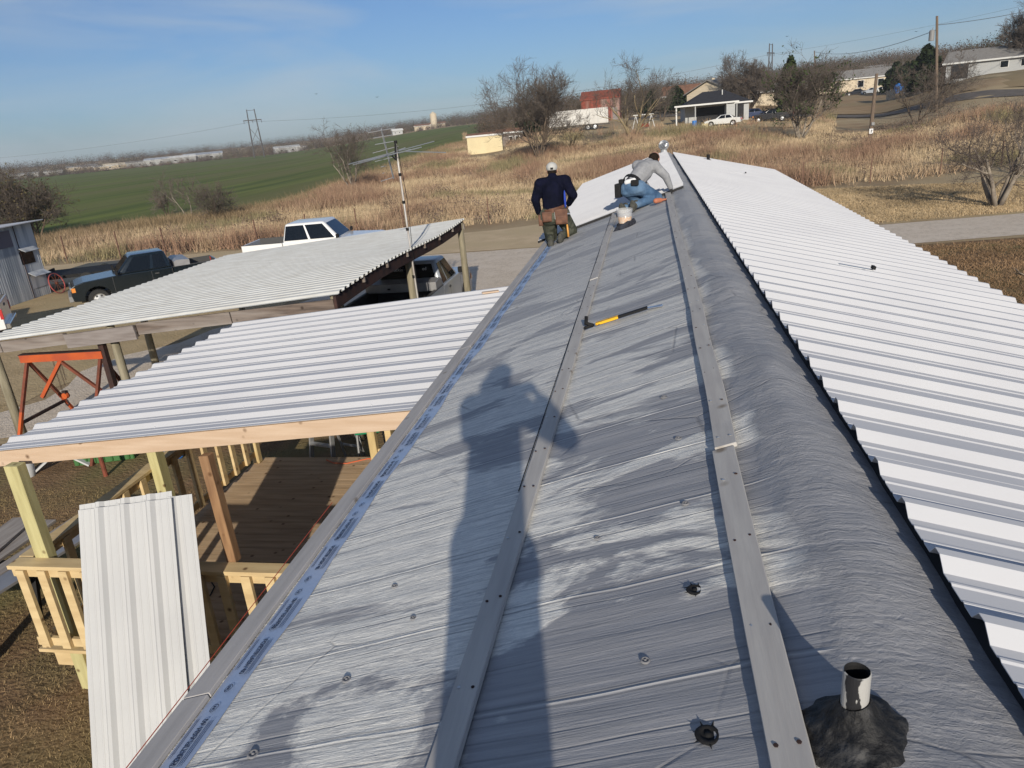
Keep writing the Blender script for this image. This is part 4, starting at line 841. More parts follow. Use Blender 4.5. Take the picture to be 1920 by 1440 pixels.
m = MB(); m.lathe([(.105, .07), (.15, .33), (.146, .33), (.102, .075), (.001, .075)], 16, (0, 0, 0), 'z', 'clear'); m.build('wall', None, tub, world=False, smooth=True)
m = MB(); m.lathe([(.11, .08), (.128, .19), (.001, .20)], 16, (0, 0, 0), 'z', 'screws'); m.build('screws', None, tub, world=False)
m = MB(); m.lathe([(.17, -.05), (.19, .02), (.14, .10), (.06, .07), (.001, .06)], 11, (0, 0, 0), 'z', 'cloth'); o = m.build('rag', None, tub, world=False)
for v in o.data.vertices: v.co.x += .03*math.sin(v.co.y*37+v.co.z*20); v.co.z += v.co.x*SL+.012*math.sin(v.co.x*40)
# ------------------------------------------------------------------ people
def capsule(m, a, b, r0, r1, n=12):
    a = Vector(a); b = Vector(b); d = (b-a); L = d.length
    if L < 1e-5: m.sphere(a, r0, n); return
    d.normalize(); pts = []; rr = []
    for k in range(4): t = (1-math.sin(k/4*math.pi/2)); pts.append(a-d*r0*math.cos(k/4*math.pi/2)); rr.append(max(.001, r0*math.sin(k/4*math.pi/2)))
    for k in range(5): t = k/4; pts.append(a.lerp(b, t)); rr.append(r0+(r1-r0)*t)
    for k in range(3, -1, -1): pts.append(b+d*r1*math.cos(k/4*math.pi/2)); rr.append(max(.001, r1*math.sin(k/4*math.pi/2)))
    m.tube(pts, rr, n)
def ellip(m, c, r, rot=None, n=14):
    b = len(m.v); m.sphere((0, 0, 0), 1, n)
    for i in range(b, len(m.v)):
        p = Vector((m.v[i][0]*r[0], m.v[i][1]*r[1], m.v[i][2]*r[2]))
        if rot is not None: p = rot @ p
        m.v[i] = tuple(p+Vector(c))
def remeshed(m, name, mt, parent, voxel=.012, smooth=3):
    me = bpy.data.meshes.new('tmp'); me.from_pydata(m.v, [], m.f); bm = bmesh.new(); bm.from_mesh(me); bmesh.ops.recalc_face_normals(bm, faces=bm.faces); bm.to_mesh(me); bm.free()
    ob = bpy.data.objects.new('tmp', me); COL.objects.link(ob)
    a = ob.modifiers.new('r', 'REMESH'); a.mode = 'VOXEL'; a.voxel_size = voxel
    s = ob.modifiers.new('s', 'SMOOTH'); s.iterations = smooth; s.factor = .5
    dg = bpy.context.evaluated_depsgraph_get(); dg.update(); r = bpy.data.meshes.new_from_object(ob.evaluated_get(dg)); bpy.data.objects.remove(ob); bpy.data.meshes.remove(me)
    r.name = name; r.polygons.foreach_set('use_smooth', [True]*len(r.polygons)); r.materials.clear(); r.materials.append(M[mt] if isinstance(mt, str) else mt)
    o = bpy.data.objects.new(name, r); COL.objects.link(o); o.parent = parent; return o
def hand(m, wr, fwd, palm, s=1.0, curl=.5, side=1):
    """palm box plus five bent fingers; fwd = pointing direction, palm = palm normal"""
    f = Vector(fwd).normalized(); p = Vector(palm); p = (p-f*p.dot(f)).normalized(); x = f.cross(p)*side; wr = Vector(wr)
    c = wr+f*.045*s; 
    for q in (-.028, -.01, .01, .028): capsule(m, wr+x*q*.7*s, wr+f*.085*s+x*q*s, .016*s, .013*s, 8)
    for i, (q, ln) in enumerate(((-.032, .062), (-.011, .075), (.011, .082), (.032, .072))):
        a = wr+f*.088*s+x*q*s; b = a+(f*math.cos(curl)+p*math.sin(curl))*ln*.45*s; cc = b+(f*math.cos(curl*2.1)+p*math.sin(curl*2.1))*ln*.55*s
        capsule(m, a, b, .0105*s, .0095*s, 8); capsule(m, b, cc, .0095*s, .008*s, 8)
    a = wr+f*.03*s+x*.036*s; b = a+(f*.7+x*.6+p*.3).normalized()*.04*s; capsule(m, a, b, .0125*s, .011*s, 8); capsule(m, b, b+(f*.8+p*.5).normalized()*.032*s, .011*s, .009*s, 8)
def head(m, c, face, up, s=1.0):
    c = Vector(c); f = Vector(face).normalized(); u = Vector(up); u = (u-f*u.dot(f)).normalized(); x = f.cross(u); rot = Matrix((x, f, u)).transposed()
    P = lambda a, b, d: c+x*a*s+f*b*s+u*d*s
    ellip(m, P(0, -.012, .03), (.078*s, .098*s, .098*s), rot); ellip(m, P(0, .02, -.035), (.062*s, .075*s, .085*s), rot)
    capsule(m, P(0, .09, .0), P(0, .108, -.03), .011*s, .016*s, 8)
    capsule(m, P(-.028, .088, -.065), P(.028, .088, -.065), .010*s, .010*s, 8); capsule(m, P(-.03, .082, .02), P(.03, .082, .02), .012*s, .012*s, 8)
    ellip(m, P(0, .07, -.10), (.03*s, .028*s, .025*s), rot)
    for q in (-1, 1): ellip(m, P(q*.08, -.01, -.015), (.012*s, .026*s, .036*s), rot)
    for q in (-1, 1): ellip(m, P(q*.03, .082, .0), (.012*s, .009*s, .008*s), rot)
    return rot
def figure(root, J, skin='skin', k=1.0, hands=True, curls=(.6, .6)):
    """one continuous body from the joints in J"""
    m = MB()
    capsule(m, J['pelvis'], J['waist'], .125*k, .115*k); capsule(m, J['waist'], J['chest'], .115*k, .135*k); capsule(m, J['chest'], J['neck'], .10*k, .052*k); capsule(m, J['neck'], J['head'], .052*k, .05*k)
    capsule(m, J['shL'], J['shR'], .075*k, .075*k)
    for s in ('L', 'R'):
        capsule(m, J['sh'+s], J['el'+s], .055*k, .042*k); capsule(m, J['el'+s], J['wr'+s], .042*k, .028*k)
        capsule(m, J['hip'+s], J['kn'+s], .088*k, .058*k); capsule(m, J['kn'+s], J['an'+s], .058*k, .038*k); capsule(m, J['an'+s], J['to'+s], .040*k, .034*k)
    capsule(m, J['hipL'], J['hipR'], .10*k, .10*k)
    head(m, J['head'], J['face'], J['up'], k)
    if hands:
        for i, s in enumerate('LR'): hand(m, J['wr'+s], J['ha'+s], J['pa'+s], k, curls[i], -1 if s == 'L' else 1)
    return remeshed(m, 'body', skin, root, .0085, 2)
M['navy'] = noisy('navy', (.006, .007, .020), (.004, .005, .012), 8, rough=.9, bump=.9, bscale=7, bdist=.03)
M['royal'] = mat('royal', (.02, .06, .42), .8)
M['camo'] = noisy('camo', (.105, .11, .085), (.055, .06, .045), 11, rough=.95, lo=.45, hi=.55, bump=.4, bscale=25, bdist=.006)
M['leather'] = noisy('leather', (.16, .075, .045), (.09, .04, .025), 14, rough=.6, bump=.3, bscale=40, bdist=.003)
M['cap'] = noisy('cap', (.50, .50, .48), (.42, .42, .40), 12, rough=.9)
M['sweat'] = noisy('sweat', (.30, .305, .32), (.24, .245, .26), 14, rough=.95, bump=.9, bscale=6.5, bdist=.03)
M['denim'] = noisy('denim', (.085, .155, .26), (.04, .08, .15), 9, rough=.9, bump=1.0, bscale=8, bdist=.03, c3=(.14, .22, .33))
M['hair'] = noisy('hair', (.025, .017, .012), (.012, .009, .007), 30, rough=.8, bump=.8, bscale=60, bdist=.01)
M['glove_black'] = mat('glove_black', (.015, .015, .017), .8); M['glove_orange'] = mat('glove_orange', (.42, .15, .08), .7); M['sole'] = noisy('sole', (.085, .085, .075), (.05, .05, .045), 20, rough=.9)
M['dark_under'] = mat('dark_under', (.035, .03, .045), .9); M['cotton'] = mat('cotton', (.72, .72, .72), .9)
def limb(root, name, mt, segs, voxel=.012, sm=4, extra=None):
    m = MB()
    for a, b, r0, r1 in segs: capsule(m, a, b, r0, r1)
    if extra: extra(m)
    return remeshed(m, name, mt, root, voxel, sm)
# --- worker kneeling at the eave, back to us
o1 = Lp(1032, 452); o1 = Vector((-1.98, 12.05, zl(-1.98)))
w1 = empty('person', o1, R(6), 'worker in navy jacket and pale cap kneeling at the eave with a brown tool belt', 'person')
slope = lambda x: SL*x
J = dict(pelvis=(-.02, .02, .46), waist=(-.02, .06, .62), chest=(-.02, .14, .84), neck=(-.01, .20, 1.03), head=(-.01, .27, 1.13), shL=(-.21, .16, .93), shR=(.19, .16, .95), face=(0, 1, -.45), up=(0, .3, 1),
         elL=(-.31, .14, .70), wrL=(-.27, .22, .45), haL=(.1, .3, -1), paL=(1, 0, 0), elR=(.31, .16, .72), wrR=(.22, .36, .55), haR=(-.2, .8, -.6), paR=(-1, 0, 0),
         hipL=(-.11, .02, .43), hipR=(.09, .02, .44), knL=(-.10, .36, .03), knR=(.24, .28, .14), anL=(-.10, -.10, .06), anR=(.09, -.13, .12), toL=(-.10, -.20, -.02), toR=(.06, -.24, .06))
figure(w1, J)
def bulk(segs, g): return [(a, b, r0+g, r1+g) for a, b, r0, r1 in segs]
v = lambda k: Vector(J[k])
limb(w1, 'jacket', 'navy', [(v('waist')+Vector((0, 0, -.10)), J['chest'], .178, .182), (J['chest'], v('chest')+Vector((0, .03, .10)), .178, .13), (J['shL'], J['shR'], .108, .108), (J['shL'], J['elL'], .098, .076), (J['elL'], v('elL').lerp(v('wrL'), .86), .074, .052), (J['shR'], J['elR'], .098, .076), (J['elR'], v('elR').lerp(v('wrR'), .86), .074, .052), (J['neck'], v('neck').lerp(v('head'), .25), .086, .070)], .012, 5)
m = MB(); ellip(m, (.172, .0, .68), (.022, .08, .15)); remeshed(m, 'side_panel', 'royal', w1, .01, 2)
limb(w1, 'trousers', 'camo', [(J['pelvis'], v('waist')+Vector((0, 0, -.04)), .165, .150), (J['hipL'], J['hipR'], .155, .155), (J['hipL'], J['knL'], .140, .105), (J['hipR'], J['knR'], .140, .110), (v('knL')+Vector((0, 0, .03)), v('anL')+Vector((0, 0, .01)), .085, .062), (J['knR'], J['anR'], .085, .062)], .012, 4)
for s in 'LR':
    a = v('an'+s); b = v('to'+s); m = MB(); capsule(m, a+Vector((0, .02, .02)), b, .056, .052); ellip(m, b+Vector((0, -.03, .035)), (.05, .035, .085)); remeshed(m, 'boot', 'sole', w1, .009, 3)
m = MB(); ellip(m, J['head']+Vector((0, 0, 0)) if isinstance(J['head'], Vector) else Vector(J['head'])+Vector((0, -.01, .045)), (.094, .108, .088)); cap = remeshed(m, 'cap', 'cap', w1, .008, 2)
m = MB(); m.prism([(-.075, 0), (.075, 0), (.06, .09), (0, .12), (-.06, .09)], 0, .008, 'z'); br_ = m.build('brim', 'cap', cap, world=False, bevel=.002); br_.location = Vector(J['head'])+Vector((0, .085, .02)); br_.rotation_euler = (R(-20), 0, 0)
m = MB(); m.box(Vector(J['head'])+Vector((0, -.112, .035)), (.045, .012, .032), None, 'black'); m.build('strap_opening', None, cap, world=False)
m = MB(); ellip(m, Vector(J['head'])+Vector((0, -.03, -.015)), (.083, .085, .06)); remeshed(m, 'hair', 'hair', w1, .008, 1)
tb_ = MB(); n = 22; vs = []
for i in range(n):
    a = 2*math.pi*i/n
    for z, g in ((.50, 1), (.57, 1), (.57, 1.06), (.50, 1.06)): vs.append((-.02+.182*g*math.cos(a), .04+.168*g*math.sin(a), z+.035*math.cos(a)))
tb_.add(vs, [(i*4+k, ((i+1) % n)*4+k, ((i+1) % n)*4+(k+1) % 4, i*4+(k+1) % 4) for i in range(n) for k in range(4)], 'leather'); blt = tb_.build('tool_belt', None, w1, world=False, smooth=False)
for (x, y, z, sx, sy, sz) in ((-.13, -.12, .44, .15, .08, .16), (.10, -.13, .43, .19, .09, .24), (-.24, .02, .38, .07, .14, .18), (.02, -.135, .45, .05, .03, .12)):
    m = MB(); m.box((x, y, z), (sx, sy, sz), None, 'leather' if sx > .06 else 'cotton', taper=1.1); m.box((x, y-sy*.45, z-sz*.18), (sx*.9, sy*.35, sz*.5), None, 'leather' if sx > .06 else 'cotton'); m.build('pouch', None, blt, world=False, bevel=.012, seg=2)
hm = empty('hammer', w1.location+Vector((.20, -.14, .20)), 0, 'hammer with an orange yellow wooden handle hanging from the kneeling worker\'s belt', 'hammer')
M['handle_wood'] = mat('handle_wood', (.62, .30, .07), .5)
m = MB(); m.tube([(0, 0, .1), (.01, -.005, -.10)], [.014, .018], 8, 'handle_wood'); m.build('grip', None, hm, world=False, smooth=True); m = MB(); m.tube([(-.005, 0, .26), (0, 0, .1)], .011, 8, 'black'); m.build('shank', None, hm, world=False); m = MB(); m.tube([(-.05, .0, .27), (.06, 0, .265)], [.012, .017], 8, 'chrome'); m.build('head', None, hm, world=False)
# --- worker bent forward in grey sweater and jeans
o2 = Vector((-.78, 12.36, zl(-.78)+.01))
w2 = empty('person', o2, R(-14), 'worker in grey sweatshirt and blue jeans bent forward on his knees near the ridge', 'person')
J = dict(pelvis=(.0, .12, .38), waist=(.05, .26, .47), chest=(.13, .45, .60), neck=(.19, .60, .72), head=(.25, .73, .75), shL=(.00, .55, .68), shR=(.30, .51, .66), face=(.3, 1, -1.0), up=(0, .6, 1),
         elL=(-.02, .78, .46), wrL=(.08, .95, .26), haL=(.2, .5, -.8), paL=(0, -1, -.3), elR=(.47, .54, .49), wrR=(.54, .60, .28), haR=(.05, .1, -1), paR=(-1, 0, 0),
         hipL=(-.07, .12, .34), hipR=(.13, .12, .36), knL=(.08, .42, .09), knR=(.36, .34, .17), anL=(-.06, -.08, .08), anR=(.12, -.10, .12), toL=(-.09, -.17, .03), toR=(.10, -.19, .07))
figure(w2, J, curls=(.4, 1.0)); v = lambda k: Vector(J[k])
limb(w2, 'sweatshirt', 'sweat', [(v('waist')+Vector((-.03, -.05, -.03)), J['chest'], .140, .160), (J['chest'], v('neck')+Vector((-.01, -.03, -.03)), .155, .105), (J['shL'], J['shR'], .098, .098), (J['shL'], J['elL'], .088, .068), (J['elL'], v('elL').lerp(v('wrL'), .9), .066, .048), (J['shR'], J['elR'], .088, .066), (J['elR'], v('elR').lerp(v('wrR'), .92), .066, .046)], .012, 5)
limb(w2, 'undershirt', 'dark_under', [(v('waist')+Vector((-.05, -.08, -.06)), v('waist')+Vector((-.02, -.03, -.02)), .138, .140)], .012, 3)
limb(w2, 'jeans', 'denim', [(J['pelvis'], v('waist')+Vector((-.04, -.09, -.07)), .148, .13), (J['hipL'], J['hipR'], .128, .128), (J['hipL'], J['knL'], .118, .092), (J['hipR'], J['knR'], .120, .098), (J['knL'], J['anL'], .086, .062), (J['knR'], J['anR'], .088, .062)], .012, 4)
limb(w2, 'shirt_tail', 'cotton', [(v('pelvis')+Vector((-.05, -.09, .085)), v('pelvis')+Vector((.07, -.10, .115)), .045, .04)], .009, 3)
for s in 'LR':
    a = v('an'+s); b = v('to'+s); m = MB(); capsule(m, a+Vector((0, .02, .02)), b, .056, .05); ellip(m, b+Vector((0, -.03, .045)), (.05, .032, .10)); remeshed(m, 'shoe', 'sole', w2, .009, 3)
m = MB(); ellip(m, Vector(J['head'])+Vector((-.01, -.03, .03)), (.092, .104, .088)); ellip(m, Vector(J['head'])+Vector((-.02, -.06, -.02)), (.08, .07, .06)); remeshed(m, 'hair', 'hair', w2, .009, 1)
for s, mt_, cu in (('L', 'glove_black', .4), ('R', 'glove_black', 1.0)):
    m = MB(); hand(m, J['wr'+s], J['ha'+s], J['pa'+s], 1.14, cu, -1 if s == 'L' else 1); capsule(m, v('wr'+s)+(v('el'+s)-v('wr'+s))*.15, J['wr'+s], .038, .036); remeshed(m, 'glove', mt_, w2, .007, 1)
pts = []
tb_ = MB(); n = 22; vs = []; ax = (v('waist')-v('pelvis')).normalized(); c0 = v('waist')+Vector((-.05, -.06, -.035)); e1 = Vector((1, 0, 0)); e1 = (e1-ax*e1.dot(ax)).normalized(); e2 = ax.cross(e1)
for i in range(n):
    a = 2*math.pi*i/n
    for z, g in ((-.025, 1), (.03, 1), (.03, 1.07), (-.025, 1.07)): vs.append(c0+e1*.158*g*math.cos(a)+e2*.152*g*math.sin(a)+ax*z)
tb_.add(vs, [(i*4+k, ((i+1) % n)*4+k, ((i+1) % n)*4+(k+1) % 4, i*4+(k+1) % 4) for i in range(n) for k in range(4)], 'black'); blt = tb_.build('tool_belt', None, w2, world=False)
for (x, y, z, sx, sy, sz) in ((-.20, .06, .34, .10, .16, .22), (-.17, .14, .45, .08, .10, .12), (.10, -.03, .46, .12, .06, .09)):
    m = MB(); m.box((x, y, z), (sx, sy, sz), None, 'black'); m.build('pouch', None, blt, world=False, bevel=.015, seg=2)
pc = w2.location; sgun = empty('orange_glove', Lp(1244, 378), 0, 'orange rubber work glove lying at the edge of the white sheet by the bent worker', 'glove')
sgun.location = Vector((sgun.location.x, sgun.location.y, zl(sgun.location.x)+.035)); m = MB(); hand(m, (-.05, -.08, .0), (.8, .6, .05), (0, 0, -1), 1.1, .35, 1); capsule(m, (-.12, -.14, 0), (-.05, -.08, 0), .042, .038); remeshed(m, 'palm', 'glove_orange', sgun, .008, 2)
# --- photographer, standing behind the camera; his shadow falls up the roof
o3 = Vector((CAM.x-.06, -.50, zl(CAM.x-.06)))
w3 = empty('person', o3, 0, 'photographer standing on the roof behind the viewpoint, both hands raised holding a phone', 'person')
hz_ = CAM.z-o3.z
J = dict(pelvis=(0, -.02, .93), waist=(0, .0, 1.10), chest=(0, .02, 1.32), neck=(0, .04, 1.54), head=(.02, .09, hz_+.18), shL=(-.17, .02, 1.46), shR=(.17, .02, 1.46), face=(0, 1, -.35), up=(0, .3, 1),
         elL=(-.20, .22, 1.24), wrL=(-.06, .38, 1.40), haL=(.2, .4, .7), paL=(1, 0, 0), elR=(.36, .20, 1.26), wrR=(.22, .40, 1.40), haR=(-.3, .3, .7), paR=(-1, 0, 0),
         hipL=(-.08, -.02, .90), hipR=(.08, -.02, .90), knL=(-.08, .03, .47), knR=(.08, .03, .48), anL=(-.08, -.02, .06), anR=(.08, -.02, .11), toL=(-.10, .13, -.0), toR=(.10, .13, .06))
figure(w3, J, curls=(.9, .9)); v = lambda k: Vector(J[k])
limb(w3, 'jacket', 'navy', [(v('pelvis')+Vector((0, 0, .0)), J['chest'], .150, .160), (J['chest'], v('neck')+Vector((0, -.01, -.04)), .155, .11), (J['shL'], J['shR'], .098, .098), (J['shL'], J['elL'], .088, .068), (J['elL'], v('elL').lerp(v('wrL'), .85), .066, .05), (J['shR'], J['elR'], .088, .068), (J['elR'], v('elR').lerp(v('wrR'), .85), .066, .05)], .014, 5)
limb(w3, 'jeans', 'denim', [(J['hipL'], J['hipR'], .115, .115), (J['hipL'], J['knL'], .100, .080), (J['hipR'], J['knR'], .100, .080), (J['knL'], J['anL'], .084, .070), (J['knR'], J['anR'], .084, .070)], .014, 4)
for s in 'LR': m = MB(); capsule(m, v('an'+s)+Vector((0, -.03, 0)), v('to'+s), .056, .045); remeshed(m, 'shoe', 'sole', w3, .01, 3)
m = MB(); ellip(m, Vector(J['head'])+Vector((0, -.03, .04)), (.10, .112, .098)); ellip(m, Vector(J['head'])+Vector((.03, -.02, .08)), (.08, .08, .07)); remeshed(m, 'hair', 'hair', w3, .009, 1)
m = MB(); ellip(m, Vector(J['neck'])+Vector((0, -.02, .05)), (.125, .11, .13)); remeshed(m, 'hood', 'navy', w3, .012, 2)
ph = empty('phone', CAM-fw*.02, 0, 'black phone held up by the photographer', 'phone'); m = MB(); m.box((0, 0, 0), (.15, .008, .072), None, 'black'); o = m.build('case', None, ph, world=False, bevel=.003); o.matrix_basis = Matrix((RT, fw, UP)).transposed().to_4x4()
o.location = UP*-.028 + RT*.045 - fw*.004
m = MB(); m.box((0, 0, 0), (.14, .001, .066), None, 'glass_dark'); o_ = m.build('screen', None, ph, world=False); o_.matrix_basis = o.matrix_basis.copy(); o_.location = o.location-fw*.0055
# ------------------------------------------------------------------ trees
def bare_tree(name, loc, h, spread, label, seed=1, trunks=1, tr=.16, levels=5, kids=(3, 5), lean=(0, 0), mt='bark', tw='twig', group='bare winter trees', up=.35, twr=.009, leaf=None, leafn=0, first=.28, leafs=.11, droop=0.0, cat='tree', nlast=6, leafcut=-9):
    r = random.Random(seed); root = empty(name, loc, 0, label, cat, group)
    T = MB(); V = []; Fc = []; tips = []
    def rndv(): 
        v = Vector((r.gauss(0, 1), r.gauss(0, 1), r.gauss(0, 1))); return v.normalized()
    def branch(p, d, L, rad, lv):
        n = 4 if lv < 3 else 3; pts = [p.copy()]; q = p.copy(); dd = d.copy()
        for i in range(n):
            dd = (dd+rndv()*(.16+.05*lv)+Vector((0, 0, up*.22-droop*lv*.05))).normalized(); q = q+dd*L/n; pts.append(q.copy())
        rr = [rad*(1-.55*i/n) for i in range(n+1)]
        if lv <= 1: T.tube(pts, rr, 8 if lv == 0 else 6)
        else:
            m_ = 4 if lv == 2 else 3; b = len(V)
            for i, pt in enumerate(pts):
                a = Vector((0, 0, 1)) if abs(dd.z) < .9 else Vector((1, 0, 0)); x = dd.cross(a).normalized(); y = dd.cross(x)
                for k in range(m_): t = 2*math.pi*k/m_; V.append(tuple(pt+(x*math.cos(t)+y*math.sin(t))*max(rr[i], twr*.6)))
            for i in range(n):
                for k in range(m_): Fc.append((b+i*m_+k, b+i*m_+(k+1) % m_, b+(i+1)*m_+(k+1) % m_, b+(i+1)*m_+k))
        if lv >= levels-1:
            tips.append(pts[-1]); tips.append(pts[1]); return
        nk = r.randint(*kids)+(1 if lv == levels-2 else 0)*(nlast-4 if nlast > 4 else 0)
        for k in range(nk):
            t = first if lv == 0 else .2; t = t+(1-t)*((k+r.random())/nk); i = min(int(t*n), n-1); f = t*n-i; s = pts[i].lerp(pts[i+1], f)
            base = (pts[i+1]-pts[i]).normalized(); side = rndv(); side = (side-base*side.dot(base)).normalized(); ang = R(r.uniform(22, 55))*spread
            nd = (base*math.cos(ang)+side*math.sin(ang)+Vector((0, 0, up*.5))).normalized()
            branch(s, nd, L*r.uniform(.5, .78), max(rr[i]*r.uniform(.45, .65), twr), lv+1)
    for k in range(trunks):
        a = 2*math.pi*k/trunks+r.random(); sp = .0 if trunks == 1 else r.uniform(.25, .55)*spread
        d = Vector((math.cos(a)*sp+lean[0], math.sin(a)*sp+lean[1], 1)).normalized()
        branch(Vector((math.cos(a)*tr*.5*(trunks > 1), math.sin(a)*tr*.5*(trunks > 1), -.1)), d, h*(.52 if trunks > 1 else .46)*r.uniform(.85, 1.1), tr*(1 if trunks == 1 else .7), 0)
    T.build('trunk', mt, root, world=False, smooth=True)
    cr = npmesh('crown', V, Fc, tw, root)
    if leaf:
        L_ = []; LF = []
        nrng = random.Random(seed+9)
        tips = [p_ for p_ in tips if mnoise.noise(p_*.55+Vector((seed, 0, 0))) > leafcut] or tips
        for i in range(leafn):
            p = nrng.choice(tips); c = p+Vector((nrng.gauss(0, .18), nrng.gauss(0, .18), nrng.gauss(0, .14))); a = rndv()*leafs; b2 = rndv(); b2 = a.cross(b2).normalized()*leafs*.6; b = len(L_)
            L_ += [tuple(c-a), tuple(c+b2), tuple(c+a), tuple(c-b2)]; LF.append((b, b+1, b+2, b+3))
        npmesh('foliage', L_, LF, leaf, cr)
    return root
def T_at(px, py, r_=None): return Gp(px, py) if r_ is None else G(px, r_)
def hgt(P, px, py): return zfor(P, px, py)-P.z
P = Gp(1012, 302); bare_tree('bare_tree', P, hgt(P, 1000, 122)*.98, 1.15, 'large spreading bare tree with many stems in the dry grass left of the workers', 11, trunks=8, tr=.16, levels=6, kids=(3, 5), up=.34, twr=.0125, nlast=5)
P = Gp(1072, 284); bare_tree('bare_tree', P, 4.6, 1.15, 'small crooked bare tree in front of the white box trailer', 5, trunks=4, tr=.14, levels=4, kids=(3, 4), mt='bark_tan', tw='twig', twr=.016, up=.1)
P = Gp(1103, 286); bare_tree('bare_tree', P, 3.2, 1.4, 'low leaning bare stem right of the small crooked tree', 6, trunks=2, tr=.12, levels=4, kids=(2, 4), mt='bark_tan', tw='twig', twr=.014, lean=(.5, .0), up=.0)
P = Gp(1188, 262); bare_tree('bare_tree', P, hgt(P, 1190, 137)*1.3, 1.25, 'bare tree with a thick greenish trunk before the red barn', 21, trunks=4, tr=.26, levels=6, kids=(3, 4), mt='bark_tan', tw='twig', up=.3, twr=.012)
P = G(1243, 128); bare_tree('bare_tree', P, hgt(P, 1240, 150), .9, 'bare tree crown rising behind the clutter left of the dark-roofed house', 22, trunks=2, tr=.2, levels=5, kids=(3, 4), twr=.018)
P = Gp(664, 358); bare_tree('bare_tree', P, hgt(P, 640, 248)*1.1, 1.05, 'bare tree with a pale trunk between the wheat field and the television aerial', 31, trunks=4, tr=.13, levels=6, kids=(3, 4), mt='bark_grey', up=.22, twr=.009)
P = Gp(357, 412); bare_tree('bare_tree', P, 4.6, 1.0, 'thin bare sapling in the brush above the green pickup', 41, trunks=2, tr=.07, levels=5, kids=(3, 4), mt='bark_grey', tw='twig_grey', twr=.011, lean=(-.1, 0))
P = Gp(405, 415); bare_tree('bare_shrub', P, 3.6, 1.3, 'rounded leafless shrub right of the thin sapling', 42, trunks=6, tr=.05, levels=4, kids=(4, 6), tw='twig', twr=.012, up=.1, cat='shrub')
P = Gp(340, 405); bare_tree('bare_shrub', P+Vector((-2, 1, 0)), 3.0, 1.3, 'low leafless shrub left of the thin sapling at the wheat edge', 43, trunks=5, tr=.05, levels=4, kids=(4, 5), tw='twig_grey', twr=.012, up=.1, cat='shrub')
for i, (px, py, hh, lb) in enumerate(((20, 460, 5.5, 'dense olive brown tree rising behind the tin shed at the left edge'), (-60, 470, 5.6, 'dense tree at the very left edge behind the shed roof'), (70, 455, 4.6, 'dense twiggy tree right of the shed roof, against the wheat field'))):
    P = Gp(px, py); bare_tree('scrub_tree', P, hh, 1.15, lb, 51+i, trunks=5, tr=.12, levels=5, kids=(4, 6), tw='twig', twr=.012, up=.15, leaf='leaf_dry', leafn=800, leafs=.09, group='scrub trees behind the shed')
P = Gp(1500, 263); bare_tree('half_leafed_tree', P, hgt(P, 1500, 108)*1.05, 1.15, 'tree with patches of green leaves and bare twigs behind the right roof slope', 61, trunks=5, tr=.17, levels=6, kids=(3, 5), mt='bark_grey', tw='twig', up=.3, twr=.012, leaf='leaf', leafn=1500, leafs=.13, leafcut=.13)
P = Gp(1720, 238); bare_tree('bare_tree', P, hgt(P, 1715, 105)*.9, 1.05, 'bare tree right of the leaning pole, its low branches spreading wide', 71, trunks=3, tr=.15, levels=6, kids=(3, 4), tw='twig', up=.15, twr=.011)
P = Gp(1757, 203); bare_tree('bare_tree', P, hgt(P, 1750, 90)*.85, 1.15, 'bare tree close behind the utility pole with the transformer', 72, trunks=5, tr=.18, levels=6, kids=(3, 4), tw='twig', up=.15, twr=.011)
P = Gp(1868, 388); mes = bare_tree('mesquite_tree', P, 4.6, 1.35, 'wide leafless tree with pale grey forked trunks on the mown grass at the right', 87, trunks=5, tr=.16, levels=6, kids=(3, 4), mt='bark_grey', tw='twig_grey', up=.10, twr=.005, lean=(-.12, 0), first=.35)
P = Gp(1928, 335); bare_tree('bare_tree', P, 4.5, .9, 'bare pale tree cut off by the right edge of the picture', 85, trunks=2, tr=.10, levels=5, kids=(3, 4), mt='bark_grey', tw='twig_grey', twr=.009)
P = Gp(1898, 520); bare_tree('fallen_branch', P+Vector((.9, 0, 0)), 1.6, 1.0, 'dead grey branch lying on the brown grass at the right edge', 86, trunks=1, tr=.06, levels=3, kids=(2, 3), mt='bark_grey', tw='twig_grey', lean=(-8, 2), up=-.25, twr=.012, cat='branch', group='fallen branches')
P = G(1400, 140); P = Gp(1402, 208); bare_tree('bare_tree', P, hgt(P, 1400, 138)*1.35, 1.25, 'round-crowned bare tree with a short thick trunk behind the parked sedan', 91, trunks=6, tr=.42, levels=6, kids=(4, 5), tw='twig', up=.20, twr=.018, nlast=6)
P = G(1905, 150); bare_tree('bare_tree', P, hgt(P, 1905, 25), 1.0, 'tall rounded bare tree beside the pale grey house at the top right', 92, trunks=5, tr=.35, levels=6, kids=(4, 5), tw='twig', up=.22, twr=.018, nlast=6)
def cedar(loc, h, w, label, seed, n=1500, mt='cedar', grp='dark cedars on the hillside'):
    root = empty('cedar_tree', loc, 0, label, 'tree', grp); m = MB(); m.tube([(0, 0, -.2), (.05, 0, h*.5), (0, .05, h*.93)], [w*.07, w*.05, w*.01], 6); m.build('trunk', 'bark', root, world=False)
    q = np.random.default_rng(seed); z = q.random(n)**.8; rad_ = w*.5*(1-z)**.65*(.55+.45*q.random(n))*(1+.25*np.sin(z*17+seed)); a = q.random(n)*6.283
    C = np.stack([rad_*np.cos(a), rad_*np.sin(a), h*(.08+.92*z)], 1); s = w*.075*(.6+.8*q.random((n, 1, 1)))
    D = q.normal(size=(n, 4, 3)); D /= np.linalg.norm(D, axis=2, keepdims=True); V = (C[:, None]+D*s).reshape(-1, 3); npmesh('crown', V, np.arange(n*4).reshape(n, 4), mt, root); return root
